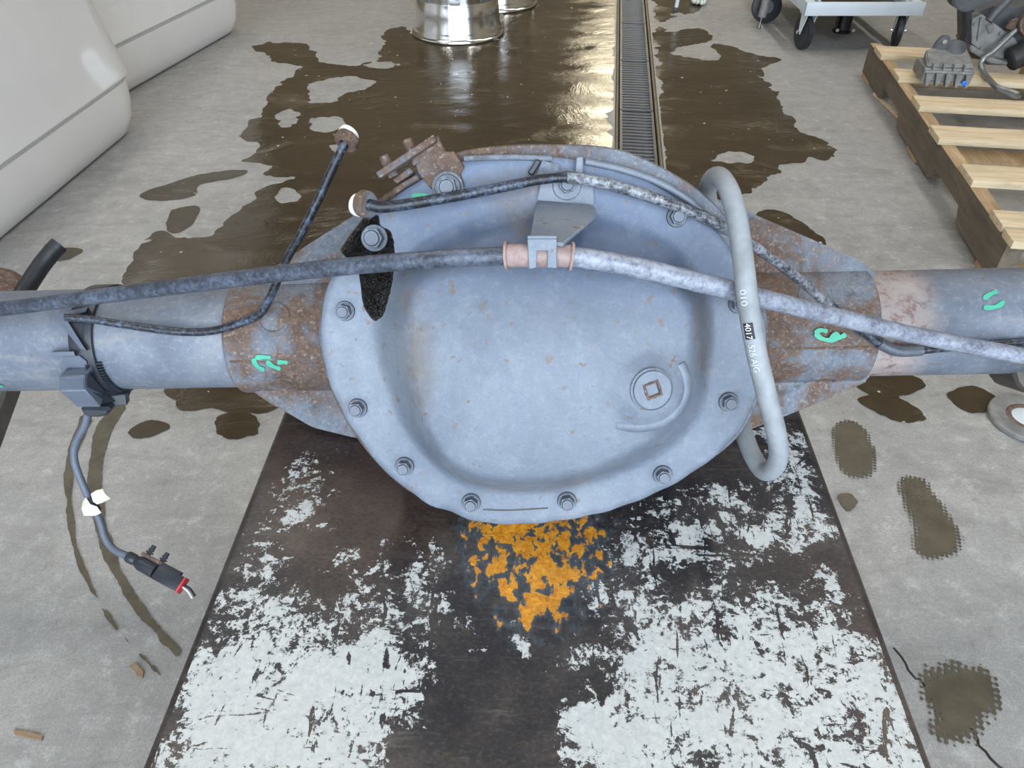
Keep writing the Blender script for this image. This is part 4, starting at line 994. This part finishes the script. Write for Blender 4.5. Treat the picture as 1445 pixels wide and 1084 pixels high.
# wooden pallet
hS = .108
n_ = onz(1423, 343, hS); f_ = onz(1228, 61, hS); pd = (f_ - n_); pd.z = 0; PLn = pd.length; pd.normalize(); ps = Vector((pd.y, -pd.x, 0))
PM_ = Matrix.Translation((n_.x, n_.y, 0.0)) @ frame_axes(ps, pd, Vector((0, 0, 1))).to_4x4(); PMI = PM_.inverted()
pal = empty('wooden_pallet', PM_)
SWd = .036
def stringer(x0, mat):
    # outline in (y, z) with two fork notches
    def notch(c): return [(c - .13, .014), (c - .105, .052), (c + .105, .052), (c + .13, .014)]
    pts = [(0, .014)] + notch(PLn * .28) + notch(PLn * .72) + [(PLn, .014), (PLn, hS), (0, hS)]
    o = prism('stringer', pts, lambda p, h: Vector((x0 + h, p[0], p[1])), 0, SWd, mat, pal, 0); return o
PWd = 1.05
for x0, m_ in ((0, M_WOODS), (PWd / 2 - SWd / 2, M_WOODT), (PWd - SWd, M_WOODT)):
    s_ = stringer(x0, m_)
    box('stringer_top_face', (x0 + SWd / 2, PLn / 2, hS + .0004), (SWd - .001, PLn - .002, .0008), M_WOODT, s_, 0)
def ypos(px, py): return (PMI @ onz(px, py, hS + .017)).y
rows = [(1237, 77.5), (1259, 109), (1287, 149.5), (1322, 195.6), (1361, 254.6), (1412, 326), (1423, 341)]
ysb = [ypos(*r_) for r_ in rows]
wds = [.10, .085, .088, .092, .095, .07, .055]
proto = None
for i, (yb, wd) in enumerate(zip(ysb, wds)):
    j = random.uniform(-.004, .006); z_ = hS + .0095
    if i == 5: yb = max(yb, ysb[6] + .07)
    o = box('deck_board', (PWd / 2 + j, yb + wd / 2, z_), (PWd + .012, wd, .017), M_WOODL, pal, .002)
    o.rotation_euler.z = random.uniform(-.004, .004)
for yb in (.05, PLn * .5, PLn - .05): box('bottom_board', (PWd / 2, yb, .007), (PWd, .09, .014), M_WOODT, pal, .002)
tag(pal, 'weathered wooden pallet with pale deck boards and wide gaps', 'pallet')
sl = bar('wood_sliver', onz(1234, 132, .006), onz(1268, 165, .006), .012, .008, M_WOODL, None, .001)
tag(sl, 'thin splinter of pale wood lying against the pallet', 'wood splinter')

# finned casting on the pallet
ZD = hS + .0185
gp = PM_.to_3x3(); gC = onz(1331, 121, ZD)
gb = empty('finned_casting', Matrix.Translation(gC) @ frame_axes(ps, pd, Vector((0, 0, 1))).to_4x4() @ Matrix.Scale(.80, 4))
box('casting_body', (0, .055, .038), (.172, .13, .05), M_ALUG, gb, .008)
prism('sloping_top', [(-.08, .0), (.08, .0), (.08, .115), (-.03, .118), (-.075, .075)], lambda p, h: Vector((p[0], p[1], .062 + h * (1 if p[1] > .05 else .35))), 0, .04, M_ALUG, gb, .004)
lathe('bearing_boss', [(0, 0), (.05, 0), (.05, .055), (.04, .065), (0, .065)], M_ENG, gb, 36, Matrix.Translation((.035, .10, .055)) @ Matrix.Rotation(R(-50), 4, 'X'))
ear = prism('mounting_ear', [(-.035, 0), (.035, 0), (.03, .055), (.012, .085), (-.012, .085), (-.03, .055)], lambda p, h: Vector((-.012 + p[0], .10 + h, .06 + p[1])), 0, .014, M_ENG, gb, .003)
lathe('ear_bolt', [(0, 0), (.008, 0), (.008, .006), (0, .006)], M_ALU, ear, 16, Matrix.Translation((-.012, .10, .125)) @ Matrix.Rotation(R(90), 4, 'X'))
for i in range(5):
    x = -.068 + i * .034
    prism('fin', [(-.012, .045), (.012, .045), (.006, -.0), (-.004, -.0)], lambda p, h: Vector((x + p[0], -.01 + h, .004 + p[1])), -.018, .004, M_ALUG, gb, .0015)
for i in range(4): box('rib', (-.06 + i * .035, .02, .068), (.004, .08, .02), M_ALUG, gb, .001)
box('front_lip', (0, -.012, .052), (.17, .016, .01), M_ALUG, gb, .003)
lathe('blue_cap', [(0, 0), (.008, 0), (.009, .008), (0, .01)], plain('blue_plastic', srgb(30, 110, 210), .4), gb, 16, Matrix.Translation((.055, -.028, .022)) @ Matrix.Rotation(R(90), 4, 'X'))
tag(gb, 'dusty finned aluminium casting sitting on the pallet', 'casting')
# engine assembly on the pallet
eB = onz(1425, 103, ZD); yE = eB.y
en = empty('engine', loc=(eB.x, yE, ZD))
def E(px, py, y):
    v = ony(px, py, y) - Vector((eB.x, yE, ZD)); v.z = max(v.z, .010); return v
def eplate(name, pts, y, th, mat, par, bev=.003):
    return prism(name, pts, lambda p, h: E(p[0], p[1], y) + Vector((0, h, 0)), 0, th, mat, par, bev)
eplate('engine_block', [(1378, 20), (1400, 10), (1540, 10), (1560, 95), (1470, 118), (1440, 108), (1378, 70)], yE + .09, .14, M_ENG, en, .006)
prism('sump', [(-.045, .0), (.30, .0), (.30, .10), (-.06, .10), (-.085, .05)], lambda p, h: Vector((p[0], h, p[1] + .002)), .062, .24, M_ENG, en, .010)
eplate('sump_flange', [(1370, 63), (1400, 80), (1447, 107), (1520, 130), (1520, 142), (1445, 119), (1398, 90), (1369, 72)], yE + .03, .05, M_ALUG, en, .003)
cov_ = eplate('timing_cover', [(1372, 27), (1386, 20), (1407, 36), (1432, 54), (1443, 74), (1439, 84), (1415, 86), (1392, 78), (1371, 61)], yE + .05, .04, M_ALUG, en, .0012)
eplate('cover_pad', [(1391, 36), (1402, 34), (1404, 46), (1396, 49)], yE + .044, .01, M_ALUD, cov_, .002)
eplate('cover_rib', [(1384, 25), (1387, 25), (1382, 58), (1379, 57)], yE + .043, .01, M_ALUG, cov_, .001)
lathe('oil_filter', [(0, 0), (.03, 0), (.035, .006), (.035, .10), (.03, .108), (0, .108)], M_ENGD, en, 32, Matrix.Translation(E(1428, 104, yE + .02) + Vector((0, 0, .035))) @ Matrix.Rotation(R(62), 4, 'Y') @ Matrix.Translation((0, 0, -.03)))
def E2(px, py, y):
    v = ony(px, py, y); return (v if v.z > ZD + .011 else onz(px, py, ZD + .011)) - Vector((eB.x, yE, ZD))
tube('coolant_pipe', [E2(x, y, yy) for x, y, yy in ((1434, 42, yE + .03), (1415, 60, yE + .02), (1399, 75, yE + .012), (1389, 82, yE + .005), (1384, 91, yE - .002), (1388, 102, yE - .01), (1397, 114, yE - .018), (1407, 123, yE - .024), (1421, 128, yE - .028), (1437, 134, yE - .03))], .0078, M_ALUD, en, 14, 6)
bar('pipe_foot', E2(1409, 125, yE - .03) + Vector((0, 0, -.004)), E2(1438, 136, yE - .03) + Vector((0, 0, -.004)), .022, .006, M_ALUD, en, .001)
tube('intake_hose', [E(x, y, yy) for x, y, yy in ((1430, -14, yE + .06), (1420, 2, yE + .055), (1408, 14, yE + .05), (1395, 30, yE + .045))], .0125, M_ENG, en, 16, 6)
eplate('support_arm', [(1361, 8), (1372, 8), (1371, 40), (1372, 62), (1365, 66), (1358, 62), (1364, 40)], yE + .06, .025, M_ENGD, en, .003)
eplate('top_cowl', [(1343, -6), (1346, 8), (1352, 14), (1362, 18), (1376, 14), (1400, 4), (1420, -20), (1345, -30)], yE + .05, .05, M_ENG, en, .004)
eplate('hub_bracket', [(1420, 40), (1427, 30), (1437, 26), (1444, 38), (1444, 54), (1434, 46)], yE + .035, .012, M_RUST, en, .002)
lathe('pulley', [(.016, 0), (.034, 0), (.036, .004), (.036, .016), (.03, .018), (.016, .014)], M_RUST, en, 36, Matrix.Translation(E(1452, 34, yE + .03)) @ Matrix.Rotation(R(70), 4, 'X'), closed=True)
for x, y in ((1376, 33), (1436, 78), (1384, 68), (1412, 46)): lathe('cover_bolt', [(0, 0), (.006, 0), (.006, .006), (0, .006)], M_ALUD, cov_, 6, Matrix.Translation(E(x, y, yE + .05)) @ Matrix.Rotation(R(90), 4, 'X'))
tag(en, 'grimy grey engine with a bent silver coolant pipe on the pallet', 'engine')

# caster dolly beyond the pallet
yB = onz(1138, 76).y
L0, L1 = ony(1137, 24, yB - .02), ony(1305, 21, yB - .02); zt = ony(1140, 5, yB - .02).z; zb = L0.z
dol = empty('caster_dolly', loc=((L0.x + L1.x) / 2, yB, 0)); hw = (L1.x - L0.x) / 2
box('front_bar', (0, 0, (zt + zb) / 2), (hw * 2, .012, zt - zb), M_PALE, dol, .002)
for s in (-1, 1):
    box('side_rail', (s * (hw - .02), .36, (zt + zb) / 2), (.035, .70, zt - zb - .004), M_PALE, dol, .003)
    bar('inner_rail', (s * (hw - .055), .01, zt - .006), (s * (hw - .055), .7, zt - .006), .008, .008, M_PALE, dol)
box('rear_bar', (0, .716, (zt + zb) / 2), (hw * 2, .012, zt - zb), M_PALE, dol, .002)
box('tray', (0, .36, zt - .03), (hw * 2 - .11, .68, .006), M_BLACKP, dol)
cyl_ = lathe('ram_cylinder', [(0, .045), (.034, .045), (.036, .05), (.03, .058), (.03, zt - .034), (0, zt - .034)], M_BLACKP, dol, 28, Matrix.Translation((-.015, .12, 0)))
for s in (-1, 1): lathe('ram_bolt', [(0, 0), (.006, 0), (.006, .005), (0, .005)], M_ALU, cyl_, 12, Matrix.Translation((-.015 + s * .03, .09, .06)) @ Matrix.Rotation(R(90), 4, 'X'))
for sx, sy, yaw in ((-1, .05, 10), (1, .07, -18), (-1, .66, 0), (1, .66, 8)):
    cx_ = sx * (hw - .035); Mc = Matrix.Translation((cx_, sy, 0)) @ Matrix.Rotation(R(yaw), 4, 'Z')
    rw = (zb - .012) / 2 * 1.0
    fk = box('caster_plate', (cx_, sy, zb - .004), (.055, .055, .008), M_PALE, dol, .002)
    wh = lathe('caster_wheel', [(0, -.010), (rw * .55, -.010), (rw * .8, -.013), (rw, -.008), (rw, .008), (rw * .8, .013), (rw * .55, .010), (0, .010)], M_BLACKR, dol, 32, Mc @ Matrix.Translation((0, .01, rw + .001)) @ Matrix.Rotation(R(90), 4, 'Y'))
    for s in (-1, 1):
        prism('caster_fork', [(-.022, zb - .008), (.022, zb - .008), (.018, rw + .004), (.006, rw - .006)], lambda p, h: Mc @ Vector((s * .0185 + h, p[0] - .004, p[1])), -.0015, .0015, M_PALE, wh, 0)
        lathe('axle_nut', [(0, 0), (.007, 0), (.007, .006), (0, .006)], M_ALU, wh, 12, Mc @ Matrix.Translation((s * .021, .01, rw + .001)) @ Matrix.Rotation(R(90 * s), 4, 'Y'))
tag(dol, 'pale steel dolly frame on swivel casters behind the pallet', 'dolly')
# stand leg with wheel between drain and dolly
lt = onz(1071, 39, .004); ltop = ony(1092, -40, lt.y + .02)
lg = empty('stand_leg', loc=(lt.x, lt.y, 0))
v0 = Vector((0, 0, .003)); v1 = ltop - Vector((lt.x, lt.y, 0))
tube('leg_tube', [v0.lerp(v1, .20), v0.lerp(v1, .5), v1], .0165, M_ALUG, lg, 14, 3)
tube('leg_tip', [v0, v0.lerp(v1, .1), v0.lerp(v1, .24)], .005, M_ALUD, lg, 10, 3, rfun=lambda t: .009 - .006 * min(1, t * 2.2) + (.004 if t > .8 else 0))
whp = ony(1086, -12, lt.y + .09) - Vector((lt.x, lt.y, 0)); rw = max(.03, whp.z)
wl = lathe('leg_wheel', [(0, -.013), (.05, -.013), (.06, -.009), (.06, .009), (.05, .013), (0, .013)], M_BLACKR, lg, 32, Matrix.Translation((whp.x, whp.y, .061)) @ Matrix.Rotation(R(80), 4, 'X'))
lathe('wheel_hub', [(0, -.014), (.025, -.014), (.025, .014), (0, .014)], M_PALED, wl, 24, Matrix.Translation((whp.x, whp.y, .061)) @ Matrix.Rotation(R(80), 4, 'X'))
tag(lg, 'slanting grey stand leg with a black wheel beside the dolly', 'stand leg')
# pale rod and scrap by the drain
ra, rb2 = onz(954, 12, .008), None; rb2 = ony(966, -45, ra.y + .03)
rd = empty('pale_rod', loc=(ra.x, ra.y, 0)); q1 = rb2 - Vector((ra.x, ra.y, 0))
tube('rod_tube', [(0, 0, .012), Vector((0, 0, .012)).lerp(q1, .5), q1], .0085, M_PALE, rd, 14, 3)
tube('rod_ferrule', [(-.001, 0, .001), (0, 0, .012)], .0098, M_PALED, rd, 14, 3)
tag(rd, 'pale rod standing at the edge of the puddle by the drain', 'rod')
sp_ = onz(988, 9)
gl = empty('work_glove', loc=(sp_.x, sp_.y, 0))
M_TEAL = plain('teal_fabric', srgb(34, 132, 132), .7, 0, .2, 60)
def blob(name, c, s, mat, par, seed):
    bm = bmesh.new(); bmesh.ops.create_icosphere(bm, subdivisions=3, radius=1)
    rs = random.Random(seed)
    for v in bm.verts:
        k_ = 1 + .12 * math.sin(v.co.x * 5 + seed) * math.cos(v.co.y * 4 + seed * 2); v.co = Vector((v.co.x * s[0] * k_, v.co.y * s[1] * k_, v.co.z * s[2] * k_)) + Vector(c)
        v.co.z = max(v.co.z, .001)
    return from_bm(name, bm, mat, par, 60)
blob('glove_palm', (.008, .07, .028), (.028, .07, .03), M_TEAL, gl, 1)
for i, x in enumerate((-.026, -.012, .004, .018)): blob('glove_finger', (x, .012 + .012 * abs(i - 2), .016), (.009, .03, .013), M_WHITE, gl, i + 3)
blob('glove_cuff', (-.022, .06, .024), (.012, .05, .02), M_WHITE, gl, 9)
tag(gl, 'teal and white crumpled glove on the floor beside the pale rod', 'glove')

# small litter on the concrete
M_SCRAP = plain('brown_scrap', srgb(142, 120, 96), .8, 0, .2, 60)
for pts, lab in ((((20, 1032), (40, 1034), (62, 1040), (60, 1046), (38, 1042), (22, 1038)), 'thin brown splinter lying on the open concrete'), (((183, 942), (192, 938), (204, 950), (202, 958), (194, 956), (192, 948)), 'curled brown crumb lying near the end of the wheel tracks')):
    tag(prism('scrap', [tuple(onz(*p)[:2]) for p in pts], lambda p, h: Vector((p[0], p[1], h)), .0006, .0035, M_SCRAP), lab, 'scrap')
